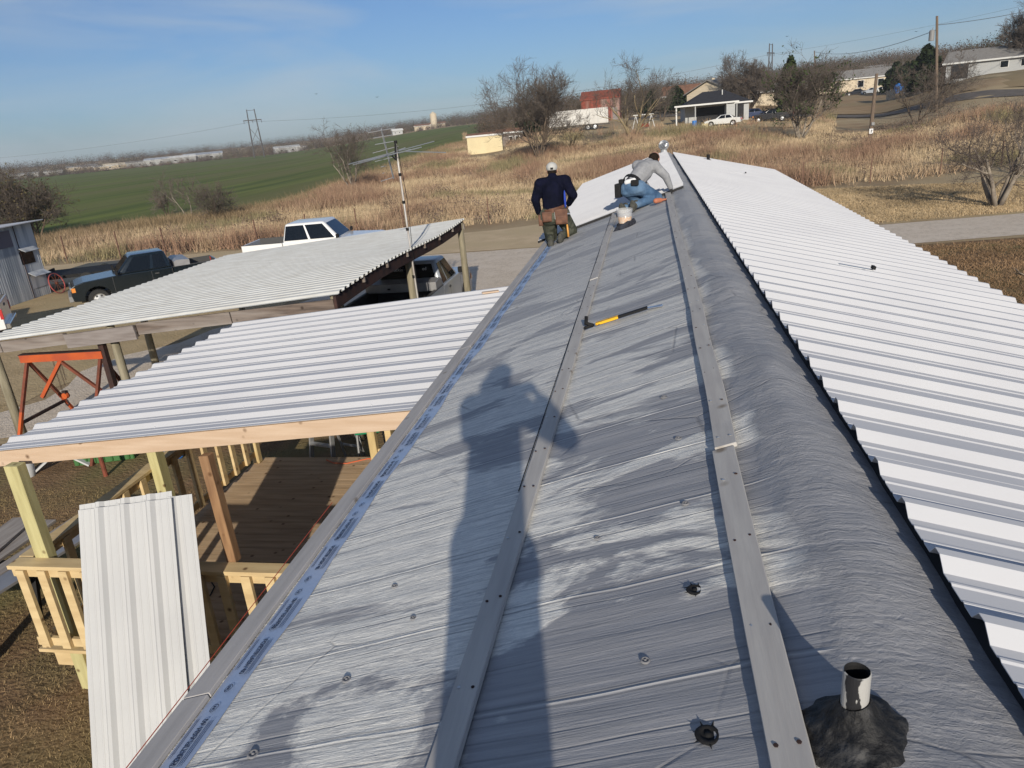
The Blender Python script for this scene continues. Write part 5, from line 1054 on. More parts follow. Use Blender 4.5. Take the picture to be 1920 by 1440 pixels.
for i, (px, r_, py, wdt, lb) in enumerate(((1268, 150, 165, 6, 'dark cedar left of the dark-roofed house'), (1225, 160, 170, 5, 'dark cedar behind the bare tree crown near the red barn'), (1478, 118, 108, 4.6, 'green bushy tree behind the half-leafed tree'), (1672, 190, 120, 7, 'dark evergreen beside the blue water tank'), (1725, 150, 90, 7, 'tall dark evergreen left of the transformer pole'), (1690, 210, 118, 5, 'smaller evergreen behind the road junction'), (992, 130, 212, 6, 'dark juniper behind the large bare tree'))):
    P = G(px, r_); cedar(P, hgt(P, px, py), wdt, lb, 100+i, mt='leaf' if i == 2 else 'cedar')
# ------------------------------------------------------------------ woodland, brush and dry grass (uncountable)
def clumps(name, C, H, Wd, n, sz, mt, tint, q):
    """n small faces scattered through an ellipsoid on each centre"""
    k = len(C); D = q.normal(size=(k, n, 3)); D /= np.linalg.norm(D, axis=2, keepdims=True); rr_ = q.random((k, n, 1))**.7
    O = D*rr_; O[:, :, 2] = np.abs(O[:, :, 2]); O = O*np.stack([Wd, Wd, H], 1)[:, None, :]; P0 = C[:, None, :]+O
    T4 = q.normal(size=(k, n, 3, 3)); T4 /= np.linalg.norm(T4, axis=3, keepdims=True); V = P0[:, :, None, :]+T4*(sz*(.6+.8*q.random((k, n, 1, 1)))*H.mean())
    V = V.reshape(-1, 3); tt = np.repeat(tint*(1), n*3, axis=0)
    return tag(npmesh(name, V, np.arange(len(V)).reshape(-1, 3), mt, None, tint=tt), kind='stuff')
M['wood_mass'] = noisy('wood_mass', (.105, .080, .062), (.075, .058, .046), .02, rough=.95, tint=True)
q = np.random.default_rng(12)
def polar(n, a0, a1, r0, r1, dens=None):
    a = a0+(a1-a0)*q.random(n); r = np.sqrt(r0**2+(r1**2-r0**2)*q.random(n)); x = CAM.x+r*np.sin(a); y = CAM.y+r*np.cos(a); return x, y, a, r
def azp(px): p = Dp(px, 250, 100)-CAM; return math.atan2(p.x, p.y)
def forest(n, a0, a1, r0, r1, h0, h1, nf, base=1.0):
    x, y, a, r = polar(n, a0, a1, r0, r1); z = groundv(x, y); H = h0+(h1-h0)*q.random(n); Wd = H*(.5+.3*q.random(n)); C = np.stack([x, y, z], 1)
    t = (.55+.75*q.random((n, 1)))*np.array([[1, 1, 1]])*base; g = q.random(n) < .18; t[g] *= np.array([.55, .75, .40]); w_ = q.random(n) < .25; t[w_] *= np.array([1.25, 1.1, .95])
    return C, H, Wd, t
parts = [forest(1500, azp(-120), azp(960), 560, 1000, 6, 10, 0), forest(1300, azp(900), azp(1420), 300, 820, 6, 10, 0), forest(1700, azp(1400), azp(2050), 300, 760, 6, 10, 0)]
C = np.concatenate([p[0] for p in parts]); H = np.concatenate([p[1] for p in parts]); Wd = np.concatenate([p[2] for p in parts]); t = np.concatenate([p[3] for p in parts])
tag(clumps('woodland', C, H, Wd, 120, .040, 'wood_mass', t, q), 'brown leafless woodland covering the far hills', 'woodland')
parts = [forest(190, azp(1040), azp(1290), 175, 290, 5, 8.5, 0, 1.05), forest(260, azp(1420), azp(1700), 230, 330, 5, 8, 0, 1.05), forest(150, azp(1690), azp(1990), 150, 260, 5, 8, 0), forest(60, azp(900), azp(1040), 150, 260, 3, 6, 0), forest(620, azp(-60), azp(900), 500, 600, 3, 6.5, 0, 1.1), forest(130, azp(-60), azp(900), 480, 520, 2, 4, 0, 1.2)]
C = np.concatenate([p[0] for p in parts]); H = np.concatenate([p[1] for p in parts]); Wd = np.concatenate([p[2] for p in parts]); t = np.concatenate([p[3] for p in parts])
tag(clumps('near_woodland', C, H, Wd, 330, .032, 'wood_mass', t, q), 'leafless thicket round the houses below the hill', 'woodland')
# dry grass
M['grass_mass'] = noisy('grass_mass', (1, 1, 1), (.8, .8, .8), 3, rough=.95, tint=True)
M['grass_mass'].node_tree.nodes['Principled BSDF'].inputs['Specular IOR Level'].default_value = .1
def fence_y(x): return np.interp(x, [-60, -34, -20.6, -15.8, -8.8, 4.8, 8.2, 11.7, 15.8, 60], [31, 34, 35.5, 37.5, 38.5, 45.5, 45.2, 45.0, 45.9, 56])
def wheat_side(x, y):
    aa_ = np.array([math.atan2(p[0]-CAM.x, p[1]-CAM.y) for p in A]); ar = np.array([math.hypot(p[0]-CAM.x, p[1]-CAM.y) for p in A])
    return np.hypot(x-CAM.x, y-CAM.y) > np.interp(np.arctan2(x-CAM.x, y-CAM.y), aa_, ar)-.5
def vnoise(x, y, s, seed):
    g = np.random.default_rng(seed).random((64, 64)); u = x/s; v_ = y/s; i = np.floor(u).astype(int); j = np.floor(v_).astype(int); fu = u-i; fv = v_-j; fu = fu*fu*(3-2*fu); fv = fv*fv*(3-2*fv)
    G_ = lambda a, b: g[a % 64, b % 64]; return (G_(i, j)*(1-fu)+G_(i+1, j)*fu)*(1-fv)+(G_(i, j+1)*(1-fu)+G_(i+1, j+1)*fu)*fv
def blades(name, x, y, hgt_, wdt, nb, col, spread=.25, label=None, lean=.35):
    k = len(x); z = groundv(x, y); B0 = np.stack([x, y, z], 1)[:, None, :]+np.concatenate([q.normal(size=(k, nb, 2))*spread, np.zeros((k, nb, 1))], 2)
    up_ = np.concatenate([q.normal(size=(k, nb, 2))*lean, np.ones((k, nb, 1))], 2); L_ = hgt_[:, None, None]*(.5+.7*q.random((k, nb, 1))); tip = B0+up_*L_
    a = q.random((k, nb, 1))*3.1416; s_ = np.concatenate([np.cos(a), np.sin(a), np.zeros_like(a)], 2)*wdt[:, None, None]
    V = np.stack([B0-s_, B0+s_, tip], 2).reshape(-1, 3); cc = col[:, None, :]*(.7+.6*q.random((k, nb, 1))); cc = np.repeat(cc.reshape(-1, 3), 3, axis=0)
    o = npmesh(name, V, np.arange(len(V)).reshape(-1, 3), 'grass_mass', None, tint=cc); return tag(o, label, 'grass', kind='stuff')
n = 72000; x, y, a, r = polar(n, azp(-150), azp(2050), 33, 118); x2, y2, a2, r2 = polar(30000, azp(600), azp(1060), 118, 240); x = np.append(x, x2); y = np.append(y, y2); a = np.append(a, a2); r = np.append(r, r2); n = len(x)
keep = (y > fence_y(x)+q.normal(size=n)*.35) & ~(wheat_side(x, y) & (a < azp(870)))
yard = (a > azp(1090)) & (a < azp(1510)) & (r > np.where(a > azp(1330), 84, 92)); keep &= ~(yard & (q.random(n) < .97)); keep &= ~((a > azp(1560)) & (r > 87)); keep &= ~((a > azp(872)) & (a < azp(950)) & (r > 100))
dens = vnoise(x, y, 4.5, 3); keep &= (q.random(n) < .35+1.0*dens)
x, y, r = x[keep], y[keep], r[keep]; v1 = vnoise(x, y, 7, 5)*.6+vnoise(x, y, 2.2, 6)*.4; k = len(x)
tan = np.array([.54, .42, .27]); rust = np.array([.32, .205, .14]); olive = np.array([.27, .23, .13]); f = np.clip((v1-.45)*4, 0, 1)[:, None]
near = np.exp(-np.abs(y-fence_y(x))/3.0)[:, None]*.55; f = np.clip(f+near*(vnoise(x, y, 3, 9)[:, None] > .4), 0, 1)
col = tan*(1-f)+rust*f; g2 = (vnoise(x, y, 5, 11) > .72)[:, None]; col = np.where(g2, olive, col)
hh = (.35+.75*f[:, 0]*(.5+.8*vnoise(x, y, 3, 8)))*(.9+.3*q.random(k))
blades('dry_grass', x, y, hh, .011+.00016*r, 9, col, .30, 'tall dry tan and rust brown weeds beyond the fence')
# weed strip and brush by the wheat field
n = 5000; t_ = q.random(n); ax = np.array([p[0] for p in A]); ay = np.array([p[1] for p in A]); s_ = np.linspace(0, 1, len(ax)); x = np.interp(t_, s_, ax)+q.normal(size=n)*1.6; y = np.interp(t_, s_, ay)+q.normal(size=n)*2.0-1
blades('weed_strip', x, y, .45+.4*q.random(n), np.full(n, .02), 9, np.array([.27, .20, .12])*(.7+.6*q.random((n, 1))), .4, 'scrubby weeds along the edge of the wheat field')
# low dead grass close to the house
n = 26000; x = -16+14*q.random(n); y = -1+14*q.random(n); kp = ~((x > -6.3) & (y > 4.9) & (y < 9.2)) & ~((x < -4.8) & (y > 9.0) & (x > -14.5)) & (x < -2.2)
x, y = x[kp], y[kp]; k = len(x); v1 = vnoise(x, y, 1.1, 21)[:, None]; col = np.array([.27, .18, .10])*(1-v1)+np.array([.15, .13, .06])*v1
blades('yard_turf', x, y, .018+.022*q.random(k), np.full(k, .003), 14, col*1.7, .06, 'short dead lawn around the deck', lean=.9)
n = 22000; x, y, a, r = polar(n, azp(1500), azp(2050), 9, 45); kp = (x > 3.5) & (y < fence_y(x)) & ~((y > 25.5+(x-8)*.12) & (y < 31+(x-8)*.125)); x, y, r = x[kp], y[kp], r[kp]; k = len(x); v1 = vnoise(x, y, 1.6, 22)[:, None]
br = (y > 30)[:, None]; col = np.where(br, np.array([.50, .38, .23]), np.array([.29, .19, .11]))*(.75+.5*v1); blades('lawn_turf', x, y, .05+.05*q.random(k), .006+.0002*r, 7, col, .12, 'short winter lawn on both sides of the drive', lean=.9)
M['brush_mass'] = noisy('brush_mass', (.20, .145, .11), (.13, .095, .075), 1.2, rough=.95, tint=True)
bx, by, ba, br2 = polar(900, azp(-100), azp(2050), 36, 105); vb = vnoise(bx, by, 9, 31)
kp = (by > fence_y(bx)+.5) & ~(wheat_side(bx, by) & (ba < azp(870))) & ((vb > .60) | ((by < fence_y(bx)+7) & (vb > .50) & (ba < azp(760)))) & ~((ba > azp(1090)) & (ba < azp(1510)) & (br2 > 90)) & ~((ba > azp(1500)) & (br2 > 96))
bx, by = bx[kp], by[kp]; k = len(bx); Hb = .6+.9*q.random(k); Cb = np.stack([bx, by, groundv(bx, by)], 1)
tag(clumps('brush', Cb, Hb, Hb*(.7+.5*q.random(k)), 260, .055, 'brush_mass', (.7+.7*q.random((k, 1)))*np.ones((1, 3)), q), 'low leafless brown brush scattered through the dry grass', 'brush')
# ------------------------------------------------------------------ wire fence
M['tpost'] = mat('tpost', (.14, .075, .05), .8)
fx = []
for i, (px, py) in enumerate([(150, 508), (212, 472), (290, 486), (440, 480), (560, 461), (685, 437), (790, 420), (905, 430), (1380, 352), (1503, 352), (1632, 345), (1773, 332), (1905, 322)]):
    P = Gp(px, py); P.y = float(fence_y(P.x))+.0; P.z = ground(P.x, P.y); fx.append(P)
fx.insert(8, Vector((-2.5, float(fence_y(-2.5)), 0))); fx.insert(9, Vector((1.4, float(fence_y(1.4)), 0)))
fx.sort(key=lambda p: p.x)
fn = empty('wire_fence', fx[7], 0, 'rusty steel post and wire fence between the yard and the tall dry grass', 'fence')
for P in fx: m = MB(); hp = 1.45; m.beam(P-Vector((0, 0, .1)), P+Vector((.02, 0, hp)), .05, .05, 'tpost', upv=(0, 1, 0)); m.build('post', None, fn)
m = MB()
for z in (.35, .7, 1.05, 1.3):
    for a, b in zip(fx[:-1], fx[1:]): m.tube([a+Vector((0, -.03, z)), b+Vector((0, -.03, z))], .004, 3)
m.build('wire', 'rust_dark', fn)
# ------------------------------------------------------------------ poles and power lines
def upole(px, py, topx, topy, label, rad_=.13, extra=None, P=None):
    P = P or Gp(px, py); r = math.hypot(P.x-CAM.x, P.y-CAM.y); t = Dp(topx, topy, r); root = empty('utility_pole', P, 0, label, 'utility pole', 'utility poles')
    m = MB(); m.tube([P-Vector((0, 0, .3)), t], [rad_*1.15, rad_*.8], 8); m.build('pole', 'pole', root); return root, P, t
u, P, t1 = upole(1630, 268, 1644, 138, 'leaning bare wooden pole with a small white sign near its foot', .16)
m = MB(); m.box(P+Vector((.03, -.2, 1.0)), (.32, .03, .42), None, 'cotton'); m.build('sign', None, u); m = MB(); m.box(P+Vector((.03, -.24, 1.0)), (.05, .01, .25), None, 'black'); m.box(P+Vector((.08, -.24, 1.08)), (.12, .01, .04), None, 'black'); m.build('marking', None, u)
m = MB(); m.box(P+Vector((.12, -.2, 1.62)), (.24, .2, .26), None, 'grey_trim'); m.build('meter_box', None, u)
u, P, t2 = upole(1752, 205, 1757, 30, 'tall utility pole carrying a grey transformer can at the right', .16, P=G(1752, 100))
m = MB(); m.lathe([(.001, -.55), (.28, -.55), (.28, .45), (.2, .55), (.001, .58)], 14, t2+Vector((-.42, -.2, -1.9)), 'z', 'grey_trim'); m.tube([t2+Vector((-.4, -.2, -1.4)), t2+Vector((-.35, -.2, -1.1))], .04, 6, 'grey_trim'); m.build('transformer', None, u, smooth=False)
u, P, t3 = upole(0, 0, 1286, 152, 'short wooden pole behind the cedars left of the dark-roofed house', .14, P=G(1286, 170))
u, P, t4 = upole(0, 0, 1527, 95, 'thin wooden pole rising above the half-leafed tree', .13, P=G(1528, 170))
M['wire_grey'] = mat('wire_grey', (.10, .11, .12), .7)
M['pylon_wood'] = mat('pylon_wood', (.075, .07, .07), .9)
def pylon(P, h, label, az_):
    root = empty('transmission_pylon', P, az_, label, 'pylon', 'H-frame transmission pylons'); 
    for s in (-1, 1): m = MB(); m.tube([(s*2.6, 0, -.5), (s*1.9, 0, h)], [.38, .24], 6); m.build('pole', 'pylon_wood', root, world=False)
    m = MB(); m.beam((-4.6, 0, h*.78), (4.6, 0, h*.78), .35, .45); m.build('crossarm', 'pylon_wood', root, world=False); m = MB(); m.beam((-2, 0, h-.5), (2, 0, h-.5), .2, .2); m.build('crossarm', 'pylon_wood', root, world=False)
    m = MB(); m.beam((-2.4, 0, h*.33), (2.1, 0, h*.62), .22, .22); m.beam((2.4, 0, h*.33), (-2.1, 0, h*.62), .22, .22); m.build('cross_brace', 'pylon_wood', root, world=False)
    m = MB(); [m.tube([(x, 0, h*.78), (x, 0, h*.78-1.5)], .14, 5) for x in (-4.4, 0, 4.4)]; m.build('insulator', 'pylon_wood', root, world=False); return root
def lateral(px): p = Dp(px, 250, 1)-CAM; return -math.atan2(p.x, p.y)
PA = G(478, 430); py1 = pylon(PA, hgt(PA, 468, 205), 'wooden H-frame pylon standing in the far wheat field at the left', lateral(478)); PB = G(1441, 420); py2 = pylon(PB, hgt(PB, 1443, 82), 'wooden H-frame pylon on the hillside above the parked cars', lateral(1441)+1.2)
def wire(name, a, b, sag, rad_, label):
    pts = [a.lerp(b, i/24)-Vector((0, 0, sag*4*(i/24)*(1-i/24))) for i in range(25)]; m = MB(); m.tube(pts, rad_, 4); o = m.build(name, 'wire_grey', None); return tag(o, label, 'power line')
hA = PA+Vector((0, 0, hgt(PA, 468, 205)*.75)); hB = PB+Vector((0, 0, hgt(PB, 1443, 82)*.75))
wire('power_line', hA, hB, 6, .05, 'long thin power line between the two H-frame pylons')
LFT = G(-500, 700); wire('power_line', LFT+Vector((0, 0, 22)), hA, 8, .045, 'thin power line running left out of the picture from the left pylon')
wire('power_line', hB, G(2600, 420)+Vector((0, 0, 30)), 5, .04, 'thin power line running right from the hillside pylon')
wire('power_line', t2-Vector((0, 0, .9)), G(2150, 140)+Vector((0, 0, 11)), 1.2, .03, 'sagging wire from the transformer pole towards the pale grey house')
wire('power_line', t4-Vector((0, 0, .2)), t2-Vector((0, 0, 1.4)), 1.2, .03, 'wire between the thin pole and the transformer pole')
# ------------------------------------------------------------------ houses, barn, sheds, trailer, far cars
M['shingle_dark'] = noisy('shingle_dark', (.040, .042, .050), (.03, .03, .035), 4, rough=.9); M['shingle_grey'] = noisy('shingle_grey', (.25, .24, .225), (.20, .19, .18), 3, rough=.9)
M['siding_grey'] = noisy('siding_grey', (.42, .43, .43), (.38, .39, .39), 1, (1, 1, 12), rough=.8); M['siding_cream'] = noisy('siding_cream', (.58, .50, .38), (.5, .43, .32), 1, (1, 1, 10), rough=.85); M['trim_white'] = mat('trim_white', (.60, .60, .58), .7)
M['yellow_wall'] = noisy('yellow_wall', (.66, .57, .36), (.60, .51, .32), .8, rough=.8); M['brown_roof'] = noisy('brown_roof', (.26, .14, .09), (.18, .10, .07), 1.5, rough=.9)
def house_(name, P, rz, Lx, Dy, wh, rh, wall, roof, label, cat='house', hip=0.0, ov=.5, wins=(), doors_or_painted_shade=(), group=None, chim=False):
    root = empty(name, P, rz, label, cat, group); m = MB(); m.box((0, 0, wh/2-.3), (Lx, Dy, wh+.6), None, wall)
    if hip == 0: m.prism([(-Dy/2, wh), (Dy/2, wh), (0, wh+rh*.96)], -Lx/2, Lx/2, 'x', wall)
    m.build('wall', None, root, world=False); hx = Lx/2+ov; hy = Dy/2+ov; e = wh-.1*ov; k = Lx/2*hip
    m = MB(); vs = [(-hx, -hy, e), (hx, -hy, e), (hx, hy, e), (-hx, hy, e), (-hx+k, 0, wh+rh), (hx-k, 0, wh+rh)]; vs += [(x, y_, z+.14) for x, y_, z in vs]
    m.add(vs, [(6, 7, 11, 10), (8, 9, 10, 11), (9, 6, 10), (7, 8, 11), (0, 4, 5, 1), (2, 5, 4, 3), (3, 4, 0), (1, 5, 2), (0, 1, 7, 6), (1, 2, 8, 7), (2, 3, 9, 8), (3, 0, 6, 9)] if hip else [(6, 7, 11, 10), (8, 9, 10, 11), (0, 4, 5, 1), (2, 5, 4, 3), (0, 1, 7, 6), (2, 3, 9, 8), (0, 6, 10, 4), (3, 4, 10, 9), (1, 5, 11, 7), (2, 8, 11, 5)], roof); rf = m.build('roof', None, root, world=False)
    m = MB(); m.box((0, -hy-.03, e+.05), (2*hx+.06, .05, .24), None, 'trim_white'); m.build('fascia', None, root, world=False)
    for (x, z, w_, h_) in wins:
        m = MB(); m.box((x, -Dy/2-.03, z), (w_+.2, .06, h_+.2), None, 'trim_white'); f_ = m.build('window', None, root, world=False); m = MB(); m.box((x, -Dy/2-.065, z), (w_, .02, h_), None, 'glass_dark'); m.build('pane', None, f_, world=False)
    for (x, w_, h_, mt_) in doors_or_painted_shade: m = MB(); m.box((x, -Dy/2-.04, h_/2), (w_, .07, h_), None, mt_); m.build('door_or_painted_shade', None, root, world=False)
    if chim: m = MB(); m.box((Lx*.1, .3, wh+rh+.2), (.5, .5, 1.2), None, wall); m.build('chimney', None, rf, world=False)
    return root
# dark-roofed house with an open carport
P = G(1314, 118); rz = lateral(1314)+.12; hA_ = house_('dark_roofed_house', P+Vector((2.0, 2.5, 0)), rz, 10, 8, 2.5, 2.0, 'siding_grey', 'shingle_dark', 'low house with a black hipped roof and an open carport full of clutter', hip=.75, wins=(), doors_or_painted_shade=((-1, 4.4, 2.2, 'dark_void'), (3.4, 1.6, 2.2, 'dark_void'))); hA_.scale = (.9, .9, .9)  # black slabs on the wall paint the shade inside the open carport
m = MB(); m.box((-2.2, -6.3, 2.62), (9.6, 4.6, .12), Matrix.Rotation(R(-3), 3, 'X'), 'shingle_dark'); m.box((-2.2, -8.62, 2.68), (9.8, .08, .24), None, 'trim_white'); m.build('carport_roof', None, hA_, world=False)
for x in (-6.8, -3.9, .9, 2.4): m = MB(); m.box((x, -8.4, 1.2), (.14 if x > -6 else .2, .14, 2.6), None, 'trim_white' if x < -6 else 'siding_grey'); m.build('carport_post', None, hA_, world=False)
m = MB(); m.box((1.5, -8.3, 1.2), (1.3, .08, 2.4), None, 'siding_grey'); m.build('panel', None, hA_, world=False)
m = MB(); m.tube([(1.2, -1.5, 3.6), (1.2, -1.5, 4.7)], .08, 6, 'trim_white'); m.build('flue', None, hA_, world=False)
for i, (px, py_, hh_, col_, lb) in enumerate(((1302, 240, 1.0, 'blue_plastic', 'blue drum under the front edge of the carport roof'), (1310, 239, .8, 'trim', 'dark drum right of the blue drum'), (1322, 239, .55, 'yellow_wall', 'small yellow crate beside the white sedan'))):
    P = Gp(px, py_+2); q_ = empty('drum' if i < 2 else 'crate', P, 0, lb, 'drum' if i < 2 else 'crate'); m = MB()
    if i < 2: m.lathe([(.001, 0), (.3, 0), (.3, hh_), (.27, hh_+.03), (.001, hh_+.03)], 14, (0, 0, 0), 'z', col_)
    else: m.box((0, 0, hh_/2), (.7, .5, hh_), None, col_)
    m.build('shell', None, q_, world=False); m = MB(); m.lathe([(.31, hh_*.5-.03), (.33, hh_*.5), (.31, hh_*.5+.03)], 14, (0, 0, 0), 'z', col_) if i < 2 else m.box((0, 0, hh_+.02), (.74, .54, .05), None, col_); m.build('rim' if i < 2 else 'lid', None, q_, world=False)
P = G(1322, 155); house_('tan_house', P, lateral(1322)-.1, 15, 8, 2.8, 1.8, 'siding_cream', 'brown_roof', 'tan house with a brown roof behind the dark-roofed one', wins=((-4, 1.5, 1.2, 1.1), (3, 1.5, 1.2, 1.1)), chim=True)
P = G(1352, 150); house_('cream_gabled_house', P, lateral(1350)+R(60), 9, 9, 3.0, 2.1, 'siding_cream', 'shingle_grey', 'cream house with its gable end showing above the dark hipped roof', wins=((0, 1.6, 1.0, 1.1),))
P = G(1425, 165); house_('long_cream_house', P, lateral(1425), 16, 7, 2.4, 1.3, 'siding_cream', 'shingle_grey', 'long low cream house glimpsed behind the round-crowned tree', wins=((-4, 1.4, 1.2, 1.0), (4, 1.4, 1.2, 1.0)))
P = Gp(1856, 142); P = G(1856, 150); P.z = pz(1856, 142, 150); house_('pale_grey_house', P, lateral(1856)-.10, 13.5, 8, 2.35, 1.8, 'siding_grey', 'shingle_grey', 'pale grey single-storey house with a wide grey roof at the top right', wins=((1.2, 1.5, 1.0, .9), (4.4, 1.5, 2.0, 1.0)), doors_or_painted_shade=((-4.8, 2.4, 2.0, 'dark_void'),))
P = G(1592, 235); house_('long_grey_roofed_house', P, lateral(1592)+.25, 20, 9, 3.0, 2.2, 'siding_cream', 'shingle_grey', 'far house with a long pale grey roof and porch above the leaning pole', wins=((-5, 1.6, 1.4, 1.4), (1, 1.6, 1.4, 1.6), (6, 1.6, 1.4, 1.6)))
P = G(1648, 320); house_('white_cottage', P, lateral(1648), 12, 8, 3, 2, 'trim_white', 'shingle_grey', 'small white house farthest up the right hillside among the trees', wins=((0, 1.6, 1.2, 1.2),))
P = G(1130, 160); P.z -= .2; bn = house_('red_barn', P, lateral(1130)-.08, 7.6, 6, 4.4, 1.5, 'rust_sheet', 'rust_roof', 'rusty red corrugated barn behind the white box trailer', cat='barn', ov=.15, doors_or_painted_shade=((2.9, 1.0, 2.6, 'grey_wood'),))
for ch_ in bn.children:
    if ch_.name.startswith('fascia'): ch_.data.materials[0] = M['rust_roof']
P = Gp(912, 286); P2 = P.copy(); ys_ = house_('yellow_shed', P2, lateral(912)-.06, 5.0, 3.4, 2.35, .28, 'yellow_wall', 'brown_roof', 'small flat yellow shed with a rusty roof beyond the dry field', cat='shed', ov=.1)
P = G(955, 122); house_('ruined_hut', P, lateral(955), 4.2, 3, 1.7, .5, 'old_wood', 'brown_roof', 'low tumbledown brown hut right of the yellow shed', cat='hut', ov=.1, wins=((1.2, .8, .6, .6), (.2, .8, .5, .6)))
# white box trailer
P = G(1085, 124); bt = empty('box_trailer', P, lateral(1085)-.06, 'long white box trailer parked before the red barn', 'trailer')
M['trailer_white'] = noisy('trailer_white', (.62, .61, .58), (.52, .50, .47), .7, rough=.7)
m = MB(); m.box((0, 0, 2.0), (9.6, 2.4, 2.3), None, 'trailer_white'); m.build('box', None, bt, world=False, bevel=.04); m = MB(); m.box((0, 0, .68), (10.0, 2.0, .14), None, 'trim'); m.build('chassis', None, bt, world=False)
m = MB(); [m.box((-4.6+k*1.3, -1.262, 2.0), (.04, .02, 2.4), None, 'siding_grey') for k in range(8)]; m.build('seam', None, bt, world=False)
for x in (1.6, 2.7): wheel(bt, x, -1.0, .45, .28, -1); wheel(bt, x, 1.0, .45, .28, 1)
# cars far away
def sedan(loc, rz, pnt, label, L=4.6):
    root = empty('parked_car', loc, rz, label, 'car', 'cars parked near the dark-roofed house'); h = .87; hl = L/2; r = .32; fx_, rx_ = hl-.85, -hl+.95
    pr = [(-hl, .35), (rx_-r*1.2, .3)]+[(rx_+r*1.2*math.cos(math.pi-math.pi*i/8), .32+r*1.2*math.sin(math.pi*i/8)) for i in range(9)]+[(rx_+r*1.2, .28), (fx_-r*1.2, .28)]+[(fx_+r*1.2*math.cos(math.pi-math.pi*i/8), .32+r*1.2*math.sin(math.pi*i/8)) for i in range(9)]+[(fx_+r*1.2, .3), (hl, .35), (hl, .62), (hl-.2, .76), (hl-1.2, .92), (-hl+.9, .98), (-hl+.1, .92), (-hl, .7)]
    m = MB(); m.prism(pr, -h, h, 'y', pnt); m.build('body', None, root, world=False, bevel=.05, seg=2)
    greenhouse(root, -hl+.75, hl-1.35, -hl+1.35, hl-2.05, .9, 1.38, 1.6, 1.18, pnt, ((.10, .46), (.50, .88)))
    for s in (-1, 1):
        wheel(root, fx_, s*.74, r, .2, s); wheel(root, rx_, s*.74, r, .2, s)
        m = MB(); m.box((hl-.05, s*.62, .62), (.14, .3, .13), None, 'lamp'); m.build('headlight', None, root, world=False); m = MB(); m.box((-hl+.04, s*.62, .74), (.14, .34, .14), None, 'red'); m.build('taillight', None, root, world=False)
    return root
P = Gp(1356, 236); sedan(P, lateral(1356)+R(172), 'p_pearl', 'pearl white sedan parked right of the carport')
P = Gp(1412, 223); sedan(P+Vector((0, 2.2, .02)), lateral(1412)+R(190), 'p_blue', 'dark blue sedan half hidden behind the black pickup')
P = Gp(1448, 228); pickup('pickup_truck', P, lateral(1448)+R(184), 'black pickup parked in front of the dark blue sedan', 'p_black', L=5.4, grp='pickup trucks parked near the far house')
P = Gp(1540, 175); 
for i, (px, r_, pn, lb) in enumerate(((1628, 205, 'p_silver', 'silver car in the far driveway above the leaning pole'), (1645, 205, 'p_pearl', 'white car at the right end of the far driveway'), (1600, 205, 'p_black', 'black car nearest the far porch'), (1705, 165, 'p_black', 'black car beside the blue tank on the hillside'))):
    sedan(G(px, r_), lateral(px)+R(180), pn, lb)
P = G(1678, 185); bt2 = empty('water_tank', P, 0, 'bright blue water tank on the hillside beside the evergreen', 'tank'); m = MB(); m.lathe([(.001, 0), (.9, 0), (.9, 1.5), (.7, 1.8), (.001, 1.9)], 16, (0, 0, 0), 'z', 'blue_plastic'); m.build('shell', None, bt2, world=False); m = MB(); m.lathe([(.001, 1.9), (.3, 1.9), (.3, 2.0), (.001, 2.05)], 10, (0, 0, 0), 'z', 'blue_plastic'); m.build('lid', None, bt2, world=False)
P = Gp(1669, 190); m = MB(); m.box(P+Vector((0, 0, .9)), (1.3, .7, 1.9), None, 'siding_cream'); o = m.build('brick_pillar', 'siding_cream', bevel=.04); tag(o, 'square tan brick pillar standing alone by the far road', 'pillar')
# swing frame and clutter by the carport
P = Gp(1207, 242); sw = empty('swing_frame', P, lateral(1207), 'white metal swing frame among clutter left of the carport', 'swing')
for x in (-1.1, 1.1):
    for s in (-1, 1): m = MB(); m.tube([(x, 0, 1.9), (x+s*.5, -s*.2, 0)], .05, 5, 'trim_white'); m.build('leg', None, sw, world=False)
m = MB(); m.box((0, 0, 1.95), (2.9, .5, .1), None, 'trim_white'); m.build('canopy', None, sw, world=False); m = MB(); m.box((0, 0, .5), (1.5, .5, .5), None, 'rust'); m.build('seat', None, sw, world=False)
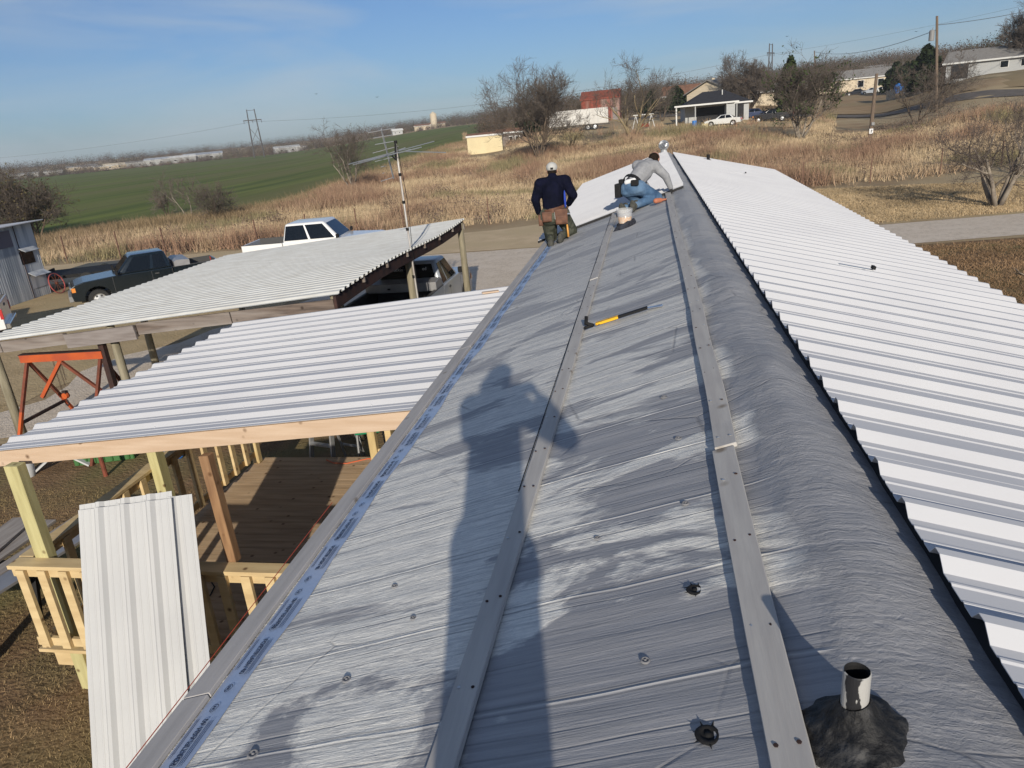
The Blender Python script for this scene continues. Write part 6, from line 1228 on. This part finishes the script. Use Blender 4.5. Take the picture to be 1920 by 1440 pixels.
# far farmsteads along the wheat field
q2 = random.Random(77)
for i, (px, r_, L_, h_, w_, rf_) in enumerate([(8, 560, 14, 3, 'trim_white', 'shingle_grey'), (30, 565, 16, 3.2, 'trim_white', 'shingle_grey'), (80, 570, 14, 3, 'trim_white', 'shingle_grey'), (135, 620, 26, 4, 'siding_cream', 'shingle_grey'), (150, 600, 12, 3.5, 'siding_cream', 'shingle_grey'), (178, 560, 16, 3.5, 'siding_cream', 'shingle_grey'), (200, 560, 18, 4, 'siding_cream', 'siding_cream'), (240, 560, 16, 4, 'trim_white', 'shingle_grey'), (282, 560, 20, 5, 'trim_white', 'galv'), (330, 560, 24, 5, 'trim_white', 'trim_white'), (372, 565, 34, 5.5, 'siding_grey', 'galv'), (532, 520, 22, 5, 'trim_white', 'siding_grey'), (560, 560, 10, 3, 'trim_white', 'shingle_grey'), (745, 500, 9, 4, 'trim_white', 'trim_white'), (800, 520, 20, 4, 'siding_cream', 'brown_roof'), (822, 520, 14, 4, 'siding_cream', 'brown_roof')]):
    P = G(px, r_); where = ['at the far left edge', 'second from the left edge', 'just left of the far trees', 'long and tan up the slope', 'beside the long tan one', 'tan and left of the middle group', 'tan and flat-roofed', 'white in the middle of the row', 'with a steel roof', 'white and long', 'the longest, with a steel roof, left of the pylon', 'white, right of the pylon', 'tiny and white, right of the pylon one', 'small and white above the aerial', 'tan, right of the aerial', 'tan with a brown roof, nearest the large bare tree'][i]
    L_ *= .72; h_ *= .62; w_ = 'siding_grey' if w_ == 'trim_white' else w_  # white walls turned grey to put distance haze into their colour
    house_('farm_building', P, lateral(px)+q2.uniform(-.2, .2), L_, L_*.5, h_, h_*.4, w_, rf_, 'distant building beyond the wheat, '+where, cat='building', group='distant buildings beyond the wheat field', wins=((-L_*.25, h_*.5, L_*.08, h_*.3), (L_*.2, h_*.5, L_*.08, h_*.3)))
P = G(816, 515); m = MB(); m.lathe([(.001, 0), (2.2, 0), (2.2, 9), (.001, 10.5)], 14, P, 'z', 'siding_cream'); o = m.build('grain_silo', None); tag(o, 'pale cylindrical silo beside the distant tan buildings', 'silo')
# birds
for i, (px, py, lb) in enumerate(((593, 176, 'leftmost tiny bird in the sky, left of the aerial'), (707, 182, 'tiny bird in the sky just above the aerial'), (1476, 68, 'tiny bird in the sky above the hillside pylon'), (1718, 59, 'tiny bird in the sky left of the transformer pole'))):
    P = CAM+ray(px, py)*90; m = MB(); m.add([P+Vector(v_) for v_ in ((-.25, 0, .06), (0, -.06, 0), (.25, 0, .06), (0, .12, 0), (0, 0, -.05))], [(0, 1, 3), (1, 2, 3), (0, 4, 1), (1, 4, 2), (3, 4, 0), (2, 4, 3)], 'black'); o = m.build('bird', None); tag(o, lb, 'bird', 'birds in the sky')

# ------------------------------------------------------------------ air
hz_m = bpy.data.materials.new('haze'); hz_m.use_nodes = True; t_ = hz_m.node_tree
for nd in list(t_.nodes): t_.nodes.remove(nd)
ou = t_.nodes.new('ShaderNodeOutputMaterial'); vo_ = t_.nodes.new('ShaderNodeVolumePrincipled'); vo_.inputs['Color'].default_value = (.80, .88, 1.0, 1); vo_.inputs['Density'].default_value = .00023; vo_.inputs['Anisotropy'].default_value = .0
t_.links.new(vo_.outputs[0], ou.inputs['Volume']); M['haze'] = hz_m
m = MB(); m.box((CAM.x, CAM.y, 31), (3400, 3400, 70)); o = m.build('haze', 'haze'); tag(o, kind='stuff')
